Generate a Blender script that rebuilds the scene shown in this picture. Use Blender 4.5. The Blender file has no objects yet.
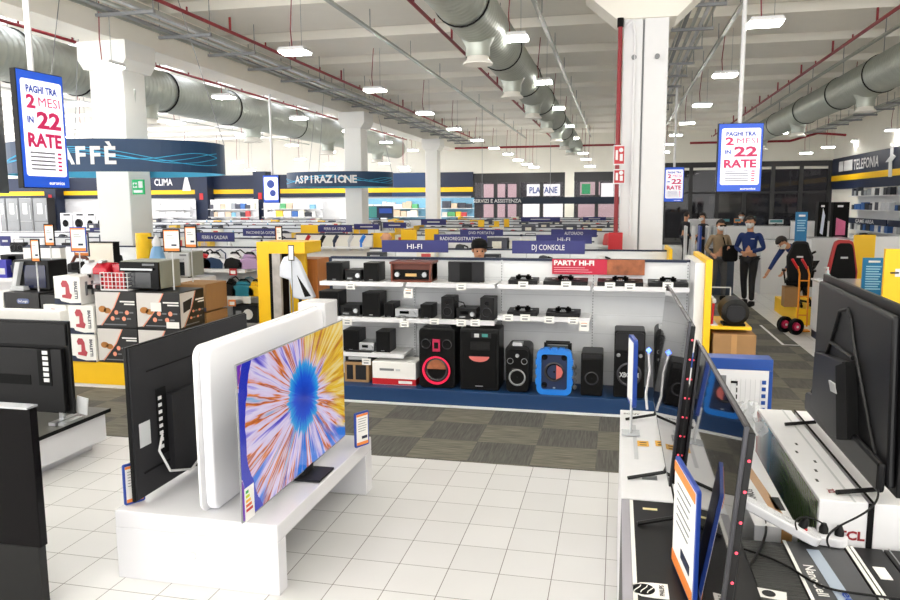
import bpy, bmesh, math, random
from mathutils import Vector, Matrix, Euler
R = random.Random(7)
PI = math.pi
sc = bpy.context.scene
COL = sc.collection

# ------------------------------------------------------------------ camera
FPX, CX, CY, CAMH = 739.0, 450.0, 300.0, 2.1
def _rc(x, y): return Vector((x-CX, -(y-CY), -FPX))
_Y = _rc(618, 202).normalized()
_m = _rc(-2850, 221).normalized(); _m = (_m-_Y*_m.dot(_Y)).normalized(); _X = -_m
_Z = _X.cross(_Y)
RM = Matrix((_X, _Y, _Z))
O = Vector((0, 0, CAMH))
cam_d = bpy.data.cameras.new('camera'); cam = bpy.data.objects.new('camera', cam_d); COL.objects.link(cam)
cam_d.sensor_width = 36; cam_d.lens = FPX/900*36; cam_d.clip_start = .05; cam_d.clip_end = 200
cam.matrix_world = Matrix.Translation(O) @ RM.to_4x4()
sc.camera = cam
def at(x, y, X=None, Y=None, Z=None):
    """a point of the place, measured on the photograph, at a known X, Y or height"""
    r = RM @ _rc(x, y)
    t = X/r.x if X is not None else Y/r.y if Y is not None else (Z-CAMH)/r.z
    return O+r*t
# ------------------------------------------------------------------ light, exposure
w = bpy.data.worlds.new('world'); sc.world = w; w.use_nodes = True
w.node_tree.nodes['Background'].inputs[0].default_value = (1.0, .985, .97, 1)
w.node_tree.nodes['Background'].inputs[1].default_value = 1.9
# brighter below the horizon: added fill for the ceiling, standing in for unseen floor
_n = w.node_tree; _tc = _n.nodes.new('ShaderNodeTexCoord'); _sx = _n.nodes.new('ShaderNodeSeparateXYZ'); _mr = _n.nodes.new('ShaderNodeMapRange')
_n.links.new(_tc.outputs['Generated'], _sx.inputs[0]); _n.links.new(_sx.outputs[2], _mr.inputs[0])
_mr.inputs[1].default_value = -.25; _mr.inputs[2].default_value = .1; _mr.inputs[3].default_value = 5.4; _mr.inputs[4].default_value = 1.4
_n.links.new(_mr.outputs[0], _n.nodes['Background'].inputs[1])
sc.view_settings.view_transform = 'Standard'; sc.view_settings.look = 'None'
sc.view_settings.gamma = 1; sc.view_settings.use_curve_mapping = False
sc.view_settings.exposure = 0.28
LAMP = 40.0        # emission of every ceiling lamp's diffuser
sc.cycles.use_denoising = True
sc.cycles.max_bounces = 8

# ------------------------------------------------------------------ materials
def lin(c):
    if isinstance(c, str): c = [int(c[i:i+2], 16)/255 for i in (0, 2, 4)]
    return tuple(((v/12.92) if v <= .04045 else ((v+.055)/1.055)**2.4) for v in c)+(1,)
_mats = {}
def M(name, col='ffffff', rough=.5, metal=0, emit=0, noise=0, nscale=8, bump=0, alpha=1, stretch=(1, 1, 1), trans=0, coat=0, spec=None):
    if name in _mats: return _mats[name]
    m = bpy.data.materials.new(name); m.use_nodes = True; nt = m.node_tree; b = nt.nodes['Principled BSDF']
    c = lin(col); b.inputs['Base Color'].default_value = c; b.inputs['Roughness'].default_value = rough
    b.inputs['Metallic'].default_value = metal
    if spec is not None: b.inputs['Specular IOR Level'].default_value = spec
    if coat: b.inputs['Coat Weight'].default_value = coat; b.inputs['Coat Roughness'].default_value = .05
    if trans: b.inputs['Transmission Weight'].default_value = trans
    if alpha < 1: b.inputs['Alpha'].default_value = alpha
    if emit:
        b.inputs['Emission Color'].default_value = c; b.inputs['Emission Strength'].default_value = emit
    if noise or bump:
        tc = nt.nodes.new('ShaderNodeTexCoord'); mp = nt.nodes.new('ShaderNodeMapping'); mp.inputs['Scale'].default_value = stretch
        n = nt.nodes.new('ShaderNodeTexNoise'); n.inputs['Scale'].default_value = nscale; n.inputs['Detail'].default_value = 4
        nt.links.new(tc.outputs['Object'], mp.inputs[0]); nt.links.new(mp.outputs[0], n.inputs['Vector'])
        if noise:
            mx = nt.nodes.new('ShaderNodeMix'); mx.data_type = 'RGBA'
            mx.inputs[6].default_value = tuple(v*(1-noise) for v in c[:3])+(1,)
            mx.inputs[7].default_value = tuple(min(1, v*(1+noise)) for v in c[:3])+(1,)
            nt.links.new(n.outputs['Fac'], mx.inputs[0]); nt.links.new(mx.outputs[2], b.inputs['Base Color'])
        if bump:
            bp = nt.nodes.new('ShaderNodeBump'); bp.inputs['Strength'].default_value = bump; bp.inputs['Distance'].default_value = .01
            nt.links.new(n.outputs['Fac'], bp.inputs['Height']); nt.links.new(bp.outputs[0], b.inputs['Normal'])
    _mats[name] = m; return m
white = M('white paint', 'e9e9ea', .35, noise=.02)
gloss_white = M('white lacquer', 'e2e2e6', .15, noise=.01, coat=.3)
offwhite = M('warm white plaster', 'f6f2e8', .8, noise=.03, nscale=3)
cream = M('cream concrete', 'e9e6dc', .85, noise=.04, nscale=2)
black = M('black plastic', '0b0b0c', .42, noise=.1, spec=.3)
black2 = M('matt black', '070708', .65, noise=.1, spec=.2)
column_white = M('column white', 'f1f0ec', .7, noise=.03, nscale=3)
darkgrey = M('dark grey plastic', '1f1f22', .5, noise=.08, nscale=60, spec=.3)
midgrey = M('mid grey', '8a8c8e', .5, noise=.05)
lightgrey = M('light grey', 'c9cbcd', .5, noise=.04)
steel = M('galvanised steel', 'b9bcb6', .38, .75, noise=.12, nscale=6)
silver = M('brushed silver', 'c4c6c8', .3, .8, noise=.06, nscale=30)
red_pipe = M('red pipe paint', '8f1f28', .45, noise=.08)
red = M('signal red', 'c01822', .4, noise=.04)
crimson = M('crimson print', 'c01f4e', .5, noise=.02)
yellow = M('shop yellow', 'fcc80e', .45, noise=.03)
navy = M('shop navy', '101f3c', .5, noise=.05)
blue = M('plinth blue', '153a66', .45, noise=.05)
signblue = M('sign violet blue', '22256a', .45, noise=.12, nscale=3)
brightblue = M('bright blue', '1545a4', .4, noise=.04)
cyan = M('cyan print', '38b6e6', .5, noise=.05)
panelblue = M('panel blue', '1678b0', .5, noise=.04)
card = M('brown cardboard', 'a07a50', .85, noise=.07, nscale=14)
tape = M('packing tape', 'b98c58', .3, noise=.05)
wood = M('orange wood', 'b8702f', .5, noise=.2, nscale=5, stretch=(12, 12, 1))
mahogany = M('mahogany wood', '6e3524', .4, noise=.2, nscale=8, stretch=(1, 12, 12))
glass_dark = M('dark glass', '050607', .15, spec=.12)
paper = M('paper', 'f3f2ee', .7, noise=.02)
orange = M('orange print', 'ef8a3a', .5, noise=.08)
skinm = M('skin', 'd29a78', .55, noise=.04)
print_grey = M('grey print', '7a7c80', .6, noise=.05)

def grid_floor(name):
    m = bpy.data.materials.new(name); m.use_nodes = True; nt = m.node_tree; b = nt.nodes['Principled BSDF']; L = nt.links.new
    g = nt.nodes.new('ShaderNodeNewGeometry'); s = nt.nodes.new('ShaderNodeSeparateXYZ'); L(g.outputs['Position'], s.inputs[0])
    def mth(op, a, bb=None, c=None):
        n = nt.nodes.new('ShaderNodeMath'); n.operation = op
        for i, v in enumerate((a, bb, c)):
            if v is None: continue
            if isinstance(v, (int, float)): n.inputs[i].default_value = v
            else: L(v, n.inputs[i])
        return n.outputs[0]
    def line(o, off, p, wd):
        q = mth('DIVIDE', mth('SUBTRACT', o, off), p)
        d = mth('ABSOLUTE', mth('SUBTRACT', mth('FRACT', mth('ADD', q, .5)), .5))
        return mth('LESS_THAN', d, wd/p)
    lx = line(s.outputs[0], -.021, .2955, .0024); ly = line(s.outputs[1], 4.245, .3085, .0024)
    f = mth('MAXIMUM', lx, ly)
    n = nt.nodes.new('ShaderNodeTexNoise'); n.inputs['Scale'].default_value = 2.2; n.inputs['Detail'].default_value = 5
    L(g.outputs['Position'], n.inputs['Vector'])
    wn = nt.nodes.new('ShaderNodeTexWhiteNoise'); wn.noise_dimensions = '2D'
    cb = nt.nodes.new('ShaderNodeCombineXYZ')
    L(mth('FLOOR', mth('DIVIDE', mth('ADD', s.outputs[0], .021), .2955)), cb.inputs[0]); L(mth('FLOOR', mth('DIVIDE', mth('SUBTRACT', s.outputs[1], 4.245), .3085)), cb.inputs[1])
    L(cb.outputs[0], wn.inputs['Vector'])
    v = mth('ADD', mth('MULTIPLY', n.outputs['Fac'], .07), mth('MULTIPLY', wn.outputs['Value'], .05))
    val = mth('ADD', v, .63)
    c = nt.nodes.new('ShaderNodeCombineColor'); L(val, c.inputs[0]); L(mth('MULTIPLY', val, .995), c.inputs[1]); L(mth('MULTIPLY', val, .985), c.inputs[2])
    mx = nt.nodes.new('ShaderNodeMix'); mx.data_type = 'RGBA'; L(f, mx.inputs[0]); L(c.outputs[0], mx.inputs[6]); mx.inputs[7].default_value = lin('77736e')
    L(mx.outputs[2], b.inputs['Base Color']); b.inputs['Roughness'].default_value = .33
    return m
def carpet_mat():
    m = bpy.data.materials.new('streaked carpet tiles'); m.use_nodes = True; nt = m.node_tree; b = nt.nodes['Principled BSDF']; L = nt.links.new
    g = nt.nodes.new('ShaderNodeNewGeometry')
    mp = nt.nodes.new('ShaderNodeMapping'); mp.inputs['Location'].default_value = (.127/.518+6, -5.71/.515, .5); mp.inputs['Scale'].default_value = (1/.518, 1/.515, 1)
    L(g.outputs['Position'], mp.inputs[0])
    ch = nt.nodes.new('ShaderNodeTexChecker'); ch.inputs['Scale'].default_value = 1; L(mp.outputs[0], ch.inputs[0])
    outs = []
    for st, c0, c1 in (((70, 4, 1), '4c4b47', '62615b'), ((4, 70, 1), '58564e', '807c6f')):
        q = nt.nodes.new('ShaderNodeMapping'); q.inputs['Scale'].default_value = st; L(g.outputs['Position'], q.inputs[0])
        n = nt.nodes.new('ShaderNodeTexNoise'); n.inputs['Scale'].default_value = 1; n.inputs['Detail'].default_value = 3; L(q.outputs[0], n.inputs['Vector'])
        r = nt.nodes.new('ShaderNodeValToRGB'); r.color_ramp.elements[0].position = .35; r.color_ramp.elements[1].position = .68
        r.color_ramp.elements[0].color = lin(c0); r.color_ramp.elements[1].color = lin(c1); L(n.outputs['Fac'], r.inputs[0]); outs.append(r.outputs[0])
    mx = nt.nodes.new('ShaderNodeMix'); mx.data_type = 'RGBA'; L(ch.outputs['Fac'], mx.inputs[0]); L(outs[0], mx.inputs[6]); L(outs[1], mx.inputs[7])
    L(mx.outputs[2], b.inputs['Base Color']); b.inputs['Roughness'].default_value = .95
    return m

# ------------------------------------------------------------------ mesh helpers
class MB:
    def __init__(s): s.v = []; s.f = []; s.mi = []; s.mats = []
    def _m(s, m):
        if m not in s.mats: s.mats.append(m)
        return s.mats.index(m)
    def face(s, pts, m):
        i = len(s.v); s.v += [tuple(p) for p in pts]; s.f.append(tuple(range(i, i+len(pts)))); s.mi.append(s._m(m))
    def box(s, x0, x1, y0, y1, z0, z1, m):
        i = len(s.v)
        s.v += [(x0, y0, z0), (x1, y0, z0), (x1, y1, z0), (x0, y1, z0), (x0, y0, z1), (x1, y0, z1), (x1, y1, z1), (x0, y1, z1)]
        for q in ((0, 3, 2, 1), (4, 5, 6, 7), (0, 1, 5, 4), (1, 2, 6, 5), (2, 3, 7, 6), (3, 0, 4, 7)):
            s.f.append(tuple(i+k for k in q)); s.mi.append(s._m(m))
        return s
    def cyl(s, a, b, r, m, n=12, r2=None, caps=True):
        a = Vector(a); b = Vector(b); r2 = r if r2 is None else r2
        d = (b-a).normalized(); u = d.orthogonal().normalized(); v = d.cross(u)
        i = len(s.v)
        for c, rr in ((a, r), (b, r2)):
            for k in range(n):
                t = 2*PI*k/n; s.v.append(tuple(c+(u*math.cos(t)+v*math.sin(t))*rr))
        for k in range(n):
            k2 = (k+1) % n; s.f.append((i+k, i+k2, i+n+k2, i+n+k)); s.mi.append(s._m(m))
        if caps:
            s.f.append(tuple(i+k for k in reversed(range(n)))); s.mi.append(s._m(m))
            s.f.append(tuple(i+n+k for k in range(n))); s.mi.append(s._m(m))
        return s
    def tube(s, pts, r, m, n=8):
        for a, b in zip(pts, pts[1:]): s.cyl(a, b, r, m, n)
        return s
    def prism(s, poly, axis, lo, hi, m, msides=None):
        """poly in the plane across `axis`; X: (y,z), Y: (x,z), Z: (x,y)"""
        def P(p, t): return (t, p[0], p[1]) if axis == 'X' else (p[0], t, p[1]) if axis == 'Y' else (p[0], p[1], t)
        i = len(s.v); n = len(poly)
        s.v += [P(p, lo) for p in poly]+[P(p, hi) for p in poly]
        s.f.append(tuple(i+k for k in range(n))); s.mi.append(s._m(m))
        s.f.append(tuple(i+n+k for k in reversed(range(n)))); s.mi.append(s._m(m))
        for k in range(n):
            k2 = (k+1) % n; s.f.append((i+k2, i+k, i+n+k, i+n+k2)); s.mi.append(s._m(msides or m))
        return s
    def lathe(s, prof, m, c=(0, 0, 0), n=16, axis='Z'):
        i = len(s.v)
        for r, h in prof:
            for k in range(n):
                t = 2*PI*k/n; x, y = r*math.cos(t), r*math.sin(t)
                p = (x, y, h) if axis == 'Z' else (x, h, y) if axis == 'Y' else (h, x, y)
                s.v.append((c[0]+p[0], c[1]+p[1], c[2]+p[2]))
        for j in range(len(prof)-1):
            for k in range(n):
                k2 = (k+1) % n; s.f.append((i+j*n+k, i+j*n+k2, i+(j+1)*n+k2, i+(j+1)*n+k)); s.mi.append(s._m(m))
        return s
    def build(s, name, parent=None, loc=(0, 0, 0), rot=(0, 0, 0), smooth=False, bevel=0, seg=2, mesh_only=False):
        me = bpy.data.meshes.new(name); me.from_pydata(s.v, [], s.f)
        for m in s.mats: me.materials.append(m)
        me.polygons.foreach_set('material_index', s.mi)
        bm = bmesh.new(); bm.from_mesh(me); bmesh.ops.recalc_face_normals(bm, faces=bm.faces); bm.to_mesh(me); bm.free()
        if smooth: me.polygons.foreach_set('use_smooth', [True]*len(me.polygons)); me.set_sharp_from_angle(angle=.7)
        me.update()
        o = bpy.data.objects.new(name, me); COL.objects.link(o); o.location = loc; o.rotation_euler = rot
        if parent: o.parent = parent
        if bevel:
            b = o.modifiers.new('bevel', 'BEVEL'); b.width = bevel; b.segments = seg; b.limit_method = 'ANGLE'; b.angle_limit = .6
        return o
def rrect(w_, h_, r, n=5, cx=0, cy=0):
    out = []
    for (sx, sy, a0) in ((1, 1, 0), (-1, 1, 90), (-1, -1, 180), (1, -1, 270)):
        for k in range(n+1):
            a = math.radians(a0+90*k/n); out.append((cx+sx*(w_/2-r)+r*math.cos(a), cy+sy*(h_/2-r)+r*math.sin(a)))
    return out
def disc(r, n=20, cx=0, cy=0, sx=1): return [(cx+sx*r*math.cos(2*PI*k/n), cy+r*math.sin(2*PI*k/n)) for k in range(n)]
def tag(o, label, cat, group=None):
    o['label'] = label; o['category'] = cat
    if group: o['group'] = group
    return o
def thing(name, label, cat, loc=(0, 0, 0), rz=0, group=None):
    o = bpy.data.objects.new(name, None); COL.objects.link(o); o.location = loc; o.rotation_euler = (0, 0, rz); o.empty_display_size = .1
    return tag(o, label, cat, group)
def struct(o): o['kind'] = 'structure'; return o
def children(o): return [c for c in bpy.data.objects if c.parent == o]
def copy_tree(o, parent=None):
    c = o.copy(); COL.objects.link(c)
    if parent: c.parent = parent
    for ch in children(o): copy_tree(ch, c)
    return c
FACE = {'-Y': (PI/2, 0, 0), '-X': (PI/2, 0, -PI/2), '+X': (PI/2, 0, PI/2), '+Z': (0, 0, 0), '+Y': (PI/2, 0, PI)}
_txt = {}
def text(s_, h, m, parent, loc, face='-Y', width=None, bold=.02, name='lettering', align='CENTER', rot=None):
    """flat lettering, capital height h, centred on loc; width squeezes it to that many metres"""
    key = (s_, bold, align)
    if key not in _txt:
        cu = bpy.data.curves.new('t', 'FONT'); cu.body = s_; cu.size = 1; cu.offset = bold; cu.align_x = align; cu.extrude = .0
        cu.resolution_u = 2
        ob = bpy.data.objects.new('t', cu); COL.objects.link(ob)
        dg = bpy.context.evaluated_depsgraph_get()
        me = bpy.data.meshes.new_from_object(ob.evaluated_get(dg)); bpy.data.objects.remove(ob); bpy.data.curves.remove(cu)
        xs = [v.co.x for v in me.vertices]; ys = [v.co.y for v in me.vertices]
        dy = .35
        for v in me.vertices: v.co.y -= dy
        _txt[key] = (me, max(xs)-min(xs))
    me0, wd = _txt[key]
    me = me0.copy(); me.materials.clear(); me.materials.append(m)
    k = h/.72; kx = k if width is None else width/wd
    for v in me.vertices: v.co.x *= kx; v.co.y *= k
    o = bpy.data.objects.new(name, me); COL.objects.link(o); o.location = loc; o.rotation_euler = rot or FACE[face]; o.parent = parent
    return o

# ------------------------------------------------------------------ the hall
XL, XR, YN, YF = -36.0, 9.75, -3.0, 38.0
CEIL = 5.5
floor = MB().box(XL, XR, YN, YF, -.1, 0, grid_floor('white floor tiles')).build('floor'); struct(floor)
CARP = carpet_mat()
cp = MB(); cp.box(-12, 2.64, 5.70, 7.25, 0, .004, CARP)
cp.box(.98, 2.64, 7.25, 20, 0, .004, CARP)
o = cp.build('floor_carpet'); struct(o)
o = MB().box(-3.2, 1.2, 7.235, 7.275, .004, .02, white).build('trim_1'); struct(o)
l = MB(); l.prism([(2.40, 13.3), (2.44, 13.3), (2.44, 11.53), (2.66, 11.53), (2.66, 11.49), (2.40, 11.49)], 'Z', .004, .006, white)
struct(l.build('floor_line'))
# ceiling: precast panels with recessed gaps between them
c = MB(); c.box(XL, XR, YN, YF, CEIL+.18, CEIL+.28, cream)
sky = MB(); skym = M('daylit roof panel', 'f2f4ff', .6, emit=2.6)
y = 14.6-2.65*6
while y < YF:
    if y > 3: sky.box(XL, -9.5, y-.36, y+.36, CEIL+.13, CEIL+.17, skym)
    c.box(XL, XR, y+.42, min(y+2.65-.42, YF), CEIL, CEIL+.18, offwhite); y += 2.65
struct(c.build('ceiling')); struct(sky.build('ceiling_skylight'))
def ceil_z(yy):
    q = (yy-14.6+2.65*6) % 2.65
    return CEIL if .42 < q < 2.65-.42 else CEIL+.18
for k, (x, z0) in enumerate(((-8.25, 4.75), (.32, 4.95))):
    struct(MB().box(x-.3, x+.3, YN, YF, z0, CEIL, offwhite).build('ceiling_beam'))
# far wall
wb = MB(); wb.box(XL, XR, YF, YF+.3, 3.6, CEIL+.4, cream)
wb.box(XL, at(473, 185, Y=YF).x, YF, YF+.3, 0, 3.6, white)
struct(wb.build('wall_far'))
struct(MB().box(XR, XR+.3, YN, YF, 0, CEIL+.4, offwhite).build('wall_right'))
# navy frieze of the far wall in stretches, yellow stripe
zt, zy1, zy0, zb = at(300, 173, Y=YF).z, at(300, 182.5, Y=YF-.1).z+.42, 0, 0
def wz(py_, px_=330, Y=YF-.1): return at(px_, py_, Y=Y).z
for i, (xa, xb) in enumerate(((-30, 130), (130, 207), (207, 262), (262, 392), (392, 425), (425, 473))):
    Xa, Xb = at(xa, 190, Y=YF-.1).x, at(xb, 190, Y=YF-.1).x
    f = MB(); f.box(Xa, Xb, YF-.12, YF, wz(197), wz(174), navy if i != 4 else blue)
    f.box(Xa, Xb, YF-.14, YF-.12, wz(193), wz(188.5), yellow)
    struct(f.build('trim_%d' % (i+2)))
t = thing('wall_sign', 'small white climate department lettering on the far frieze', 'sign', (at(163, 180, Y=YF-.13).x, YF-.13, wz(180)))
text('CLIMA', .38, white, t, (0, 0, 0), width=at(172, 180, Y=YF).x-at(154, 180, Y=YF).x)
MB().prism([(1.2, -.5), (1.75, -.5), (1.6, .1), (1.5, .5), (1.35, .1)], 'Y', -.02, 0, white).build('figure', t)
for i, xa in enumerate((47, 199, 258)):
    Xa = at(xa, 190, Y=YF-1).x
    p = thing('pilaster', ['navy pillar between fridges and washing machines', 'navy pillar beside the shelves of the detergent aisle', 'navy pillar behind the hanging blue leaflet screen'][i], 'pillar', (Xa, YF-.8, 0)); p['kind'] = 'structure'
    MB().box(-.38, .38, 0, .7, 0, wz(171), navy).build('shaft', p)
    MB().box(-.1, .12, -.02, 0, 2.35, 2.7, red).build('sign_plate', p)

# glass fronts in the far wall
pane = M('window glass', '4a4f58', .05, alpha=.22); pane_dark = M('tinted window glass', '14161b', .04, alpha=.7)
shop_pink = M('lit shop poster', 'c8a8b0', .6, emit=.35, noise=.15, nscale=1.2)
shop_lit = M('lit shopfront', 'f4f0f4', .6, emit=.7, noise=.1, nscale=1)
shop_dark = M('dim mall wall', '3a3338', .7, noise=.5, nscale=.8)
frame_m = M('anthracite frame', '2c2c2e', .5, noise=.05)
def window(n, xa, xb, nx, ytop):
    Xa, Xb = at(xa, 190, Y=YF).x, at(xb, 190, Y=YF).x; z1 = at(xa, ytop, Y=YF).z
    t = thing('window_%d' % n, 'x', 'window', (0, 0, 0)); del t['label']; del t['category']; struct(t)
    f = MB(); f.box(Xa, Xb, YF-.05, YF+.12, z1-.25, z1, frame_m); f.box(Xa, Xb, YF-.05, YF+.12, 0, .15, frame_m)
    for k in range(nx+1):
        x = Xa+(Xb-Xa)*k/nx; f.box(x-.09, x+.09, YF-.06, YF+.12, 0, z1, frame_m)
    f.box(Xa, Xb, YF-.04, YF+.1, z1*.62, z1*.62+.1, frame_m)
    f.build('window_frame', t)
    MB().box(Xa, Xb, YF+.02, YF+.04, .1, z1-.1, pane_dark if n == 3 else pane).build('pane', t)
    return Xa, Xb, z1
window(1, 473, 565, 4, 178); window(2, 572, 622, 2, 176); wx = window(3, 664, 829, 6, 163)
struct(MB().box(at(565, 190, Y=YF).x, at(574, 190, Y=YF).x, YF-.1, YF+.3, 0, 3.7, cream).build('column'))
dk = MB()
for xa, xb, ya in ((473, 622, 178), (622, 664, 163), (664, 829, 163)):
    z1 = at(xa, ya, Y=YF).z
    dk.box(at(xa, 190, Y=YF).x, at(xb, 190, Y=YF).x, YF+.05 if xa != 622 else YF, YF+.3, min(z1, 3.6), max(z1, 3.6)+.02, frame_m if xa != 473 else frame_m)
struct(dk.build('wall_lintel'))
# mall outside the glass
mall = MB(); mall.box(-12, 16, YF+7, YF+7.2, 0, 6, shop_dark); struct(mall.build('wall_mall')); struct(MB().box(-12, 16, YF+.3, YF+6.99, -.1, 0, cream).build('floor_mall'))
for i, (xa, xb, ya, yb, mm) in enumerate(((484, 505, 184, 222, shop_pink), (508, 520, 184, 222, shop_pink), (523, 563, 198, 220, shop_lit), (527, 560, 184, 196, shop_lit), (580, 600, 182, 195, shop_pink), (601, 622, 183, 200, shop_lit), (578, 622, 204, 222, shop_pink))):
    a, b = at(xa, yb, Y=YF+6.9), at(xb, ya, Y=YF+6.9)
    o = MB().box(a.x, b.x, YF+6.8, YF+7, max(a.z, 0.05), b.z, mm).build('shopfront_panel'); tag(o, ['pale pink lit shop poster behind the first tall pane', 'pink lit shop poster behind the second tall pane', 'lit white shopfront under the blue lettered sign', 'lit white sign board with blue lettering beyond the glass', 'small pinkish lit poster above the exit doors', 'small white lit panel near the red riser pipe', 'wide lit shop interior beyond the exit doors'][i], 'panel')
    if i == 3: text('PLAYANE', .38, brightblue, o, ((a.x+b.x)/2, YF+6.78, (a.z+b.z)/2), width=(b.x-a.x)*.85)
    if i == 4: MB().box(a.x+.1, a.x+.6, YF+6.76, YF+6.8, b.z-.7, b.z-.1, M('exit green', '139a5a', .5, emit=.4)).build('green_sign', o)
for i in range(26):
    x = R.uniform(wx[0]+.3, wx[1]-.4); z = R.choice((.48, .98, 1.48, 1.98)); ww = R.uniform(.3, .8)
    o = MB().box(x, x+ww, YF+4, YF+4.3, z, z+R.uniform(.2, .42), M('mall item %d' % (i % 5), ['6a5a58', '8d98a8', '2c3850', '7a4648', '9a9690'][i % 5], .6, noise=.2)).build('display_box')
    tag(o, 'dim boxed item on display in the dark shop beyond the tall glass', 'box', 'goods in the dark shop beyond the glass')
s_ = MB()
for z in (.48, .98, 1.48, 1.98): s_.box(wx[0], wx[1], YF+3.9, YF+4.4, z-.04, z, darkgrey)
for k in range(9): x = wx[0]+(wx[1]-wx[0])*k/8; s_.box(x-.04, x+.04, YF+4.3, YF+4.4, 0, 2.5, darkgrey)
tag(s_.build('display_shelf'), 'dark shelving of the neighbouring shop behind the tall glass', 'shelf')

# columns
def column(label, X0, X1, Y0, Y1, cap=True, extra=None):
    t = thing('column', label, 'column', ((X0+X1)/2, Y0, 0)); t['kind'] = 'structure'
    w2 = (X1-X0)/2
    b = MB(); b.box(-w2, w2, 0, Y1-Y0, 0, 4.74, column_white); b.build('shaft', t, bevel=.02)
    if cap:
        c_ = MB(); c_.prism([(-w2-.12, 4.75), (-w2-.12, 4.45), (-w2-.02, 4.3), (w2+.05, 4.3), (w2+.15, 4.45), (w2+.15, 4.75)], 'Y', -.1, Y1-Y0+.1, column_white); c_.build('capital', t)
    return t
k1 = column('near white column in front of the curved coffee sign', at(94, 150, Y=11).x, at(127, 150, Y=11).x, 11, 11.6)
MB().tube([(.3, .3, 4.02), (.27, .3, 3.6)], .03, steel).tube([(.3, .2, 3.8), (.3, .2, 1.5)], .012, midgrey, 6).build('conduit', k1)
g_ = MB().box(-.02, .0, 0, .0, 0, 0, white)
ex = thing('exit_sign', 'green running man exit sign on near white column', 'sign', at(138, 187, Y=10.95))
MB().box(-.16, .16, 0, .03, -.17, .17, M('exit green', '139a5a')).build('plate', ex)
mk = MB(); mk.box(-.13, -.02, -.008, 0, -.02, .1, white); mk.box(.02, .13, -.008, 0, -.02, .13, white); mk.box(-.12, .12, -.008, 0, -.13, -.07, white)
mk.prism([(-.12, .04), (-.07, .09), (-.07, .06), (-.02, .06), (-.02, .02), (-.07, .02), (-.07, -.01)], 'Y', -.012, -.008, M('exit green')); mk.build('symbol', ex); ex.scale = (.68, 1, .72)
for (xa, xb, Y0, lb) in ((344, 361, 21, 'slim white column beside the hanging vacuum sign'), (425, 437, 30.5, 'distant white column before the far navy wall'),):
    column(lb, at(xa, 150, Y=Y0).x, at(xb, 150, Y=Y0).x, Y0, Y0+.6)
t = thing('column', 'big twin white column with joint, beside red riser pipe', 'column', (0, 11, 0)); t['kind'] = 'structure'
xa, xm, xb = at(622, 100, Y=11).x, at(642, 100, Y=11).x, at(667, 100, Y=11).x
MB().box(xa, xm-.012, 0, .6, 0, CEIL, white).build('shaft', t, bevel=.015); MB().box(xm+.012, xb, 0, .6, 0, CEIL, white).build('shaft', t, bevel=.015)
MB().box(xm-.012, xm+.012, .05, .5, 0, CEIL, midgrey).build('joint_filler', t)
MB().prism([(xa-.55, CEIL), (xa-.55, 5.0), (xa-.1, 4.62), (xb+.1, 4.62), (xb+.5, 5.0), (xb+.5, CEIL)], 'Y', -.05, .65, offwhite).build('capital', t)
MB().tube([(xa+.02, -.03, 4.5), (xa+.12, -.03, 4.6), (xa+.16, -.03, 4.4), (xa+.16, -.03, 1.6)], .022, white).build('conduit', t)
MB().lathe([(.0, -.03), (.035, -.03), (.035, 0)], midgrey, (xa+.15, -.02, 4.1), axis='Y').lathe([(.0, -.03), (.035, -.03), (.035, 0)], midgrey, (xb-.15, -.02, 4.1), axis='Y').build('bolt', t)

# right wall frieze
ya, yb = 18.0, YF-.3
f = MB(); f.box(XR-.12, XR, ya, yb, 2.62, 4.0, navy); f.box(XR-.14, XR-.12, ya, yb, 2.98, 3.22, yellow); struct(f.build('trim_9'))
t = thing('wall_sign', 'white telephone department lettering on the navy side wall', 'sign', (XR-.15, 29, 3.6))
def rwY(px_): 
    r = RM @ _rc(px_, 172); return (XR-.15)/r.x*r.y
y0_, y1_ = rwY(853), rwY(878)
text('TELEFONIA', .42, white, t, (0, (y0_+y1_)/2-29, 0), '-X', width=abs(y0_-y1_))
ic = MB()
for px_ in (841, 846, 850):
    yy = rwY(px_)-29; ic.box(-.02, 0, yy-.3, yy+.3, -.22, .22, white)
ic.build('icon', t)
jm = MB(); yj = rwY(890)-29; jm.prism([(yj-.2, .5), (yj+.1, .55), (yj+.05, .1), (yj+.5, -.1), (yj+.15, -.1), (yj+.1, -.65), (yj-.25, -.65), (yj-.15, -.1), (yj-.5, .05), (yj-.2, .15)], 'X', -.02, 0, white); jm.build('figure', t)

# ------------------------------------------------------------------ ceiling services
def vz(z, ratio_x): return ratio_x*(z-CAMH)
duct_m = M('spiral duct', 'b4b9b0', .42, .6, noise=.15, nscale=4)
def spiral(label, X, z, r, y0, y1, straps, drops, side=0):
    t = thing('air_duct', label, 'duct', (X, 0, z))
    b = MB(); n = 24; yy = y0; prof = []
    while yy < y1:
        prof += [(r, yy), (r, yy+.10), (r+.008, yy+.115), (r+.008, yy+.125)]; yy += .14
    b.lathe(prof, duct_m, axis='Y', n=28); b.build('spiral_tube', t, smooth=True)
    for s_ in straps:
        MB().lathe([(r+.01, s_-.02), (r+.025, s_-.02), (r+.025, s_+.02), (r+.01, s_+.02)], black2, axis='Y', n=28).cyl((0, s_, r), (0, s_, ceil_z(s_)-z), .008, midgrey, 6).build('strap', t)
    for d in drops:
        q = MB(); q.lathe([(r*.85, -r*.4), (r*.5, -r*1.1), (r*.5, -r*1.5)], duct_m, (0, d, 0), n=20)
        q.lathe([(r*.43, -r*1.4), (r*.46, -r*1.6), (r*.62, -r*1.75), (r*.6, -r*1.8), (r*.3, -r*1.7), (0, -r*1.7)], offwhite, (0, d, 0), n=20)
        q.build('outlet', t, smooth=True)
    return t
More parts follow.
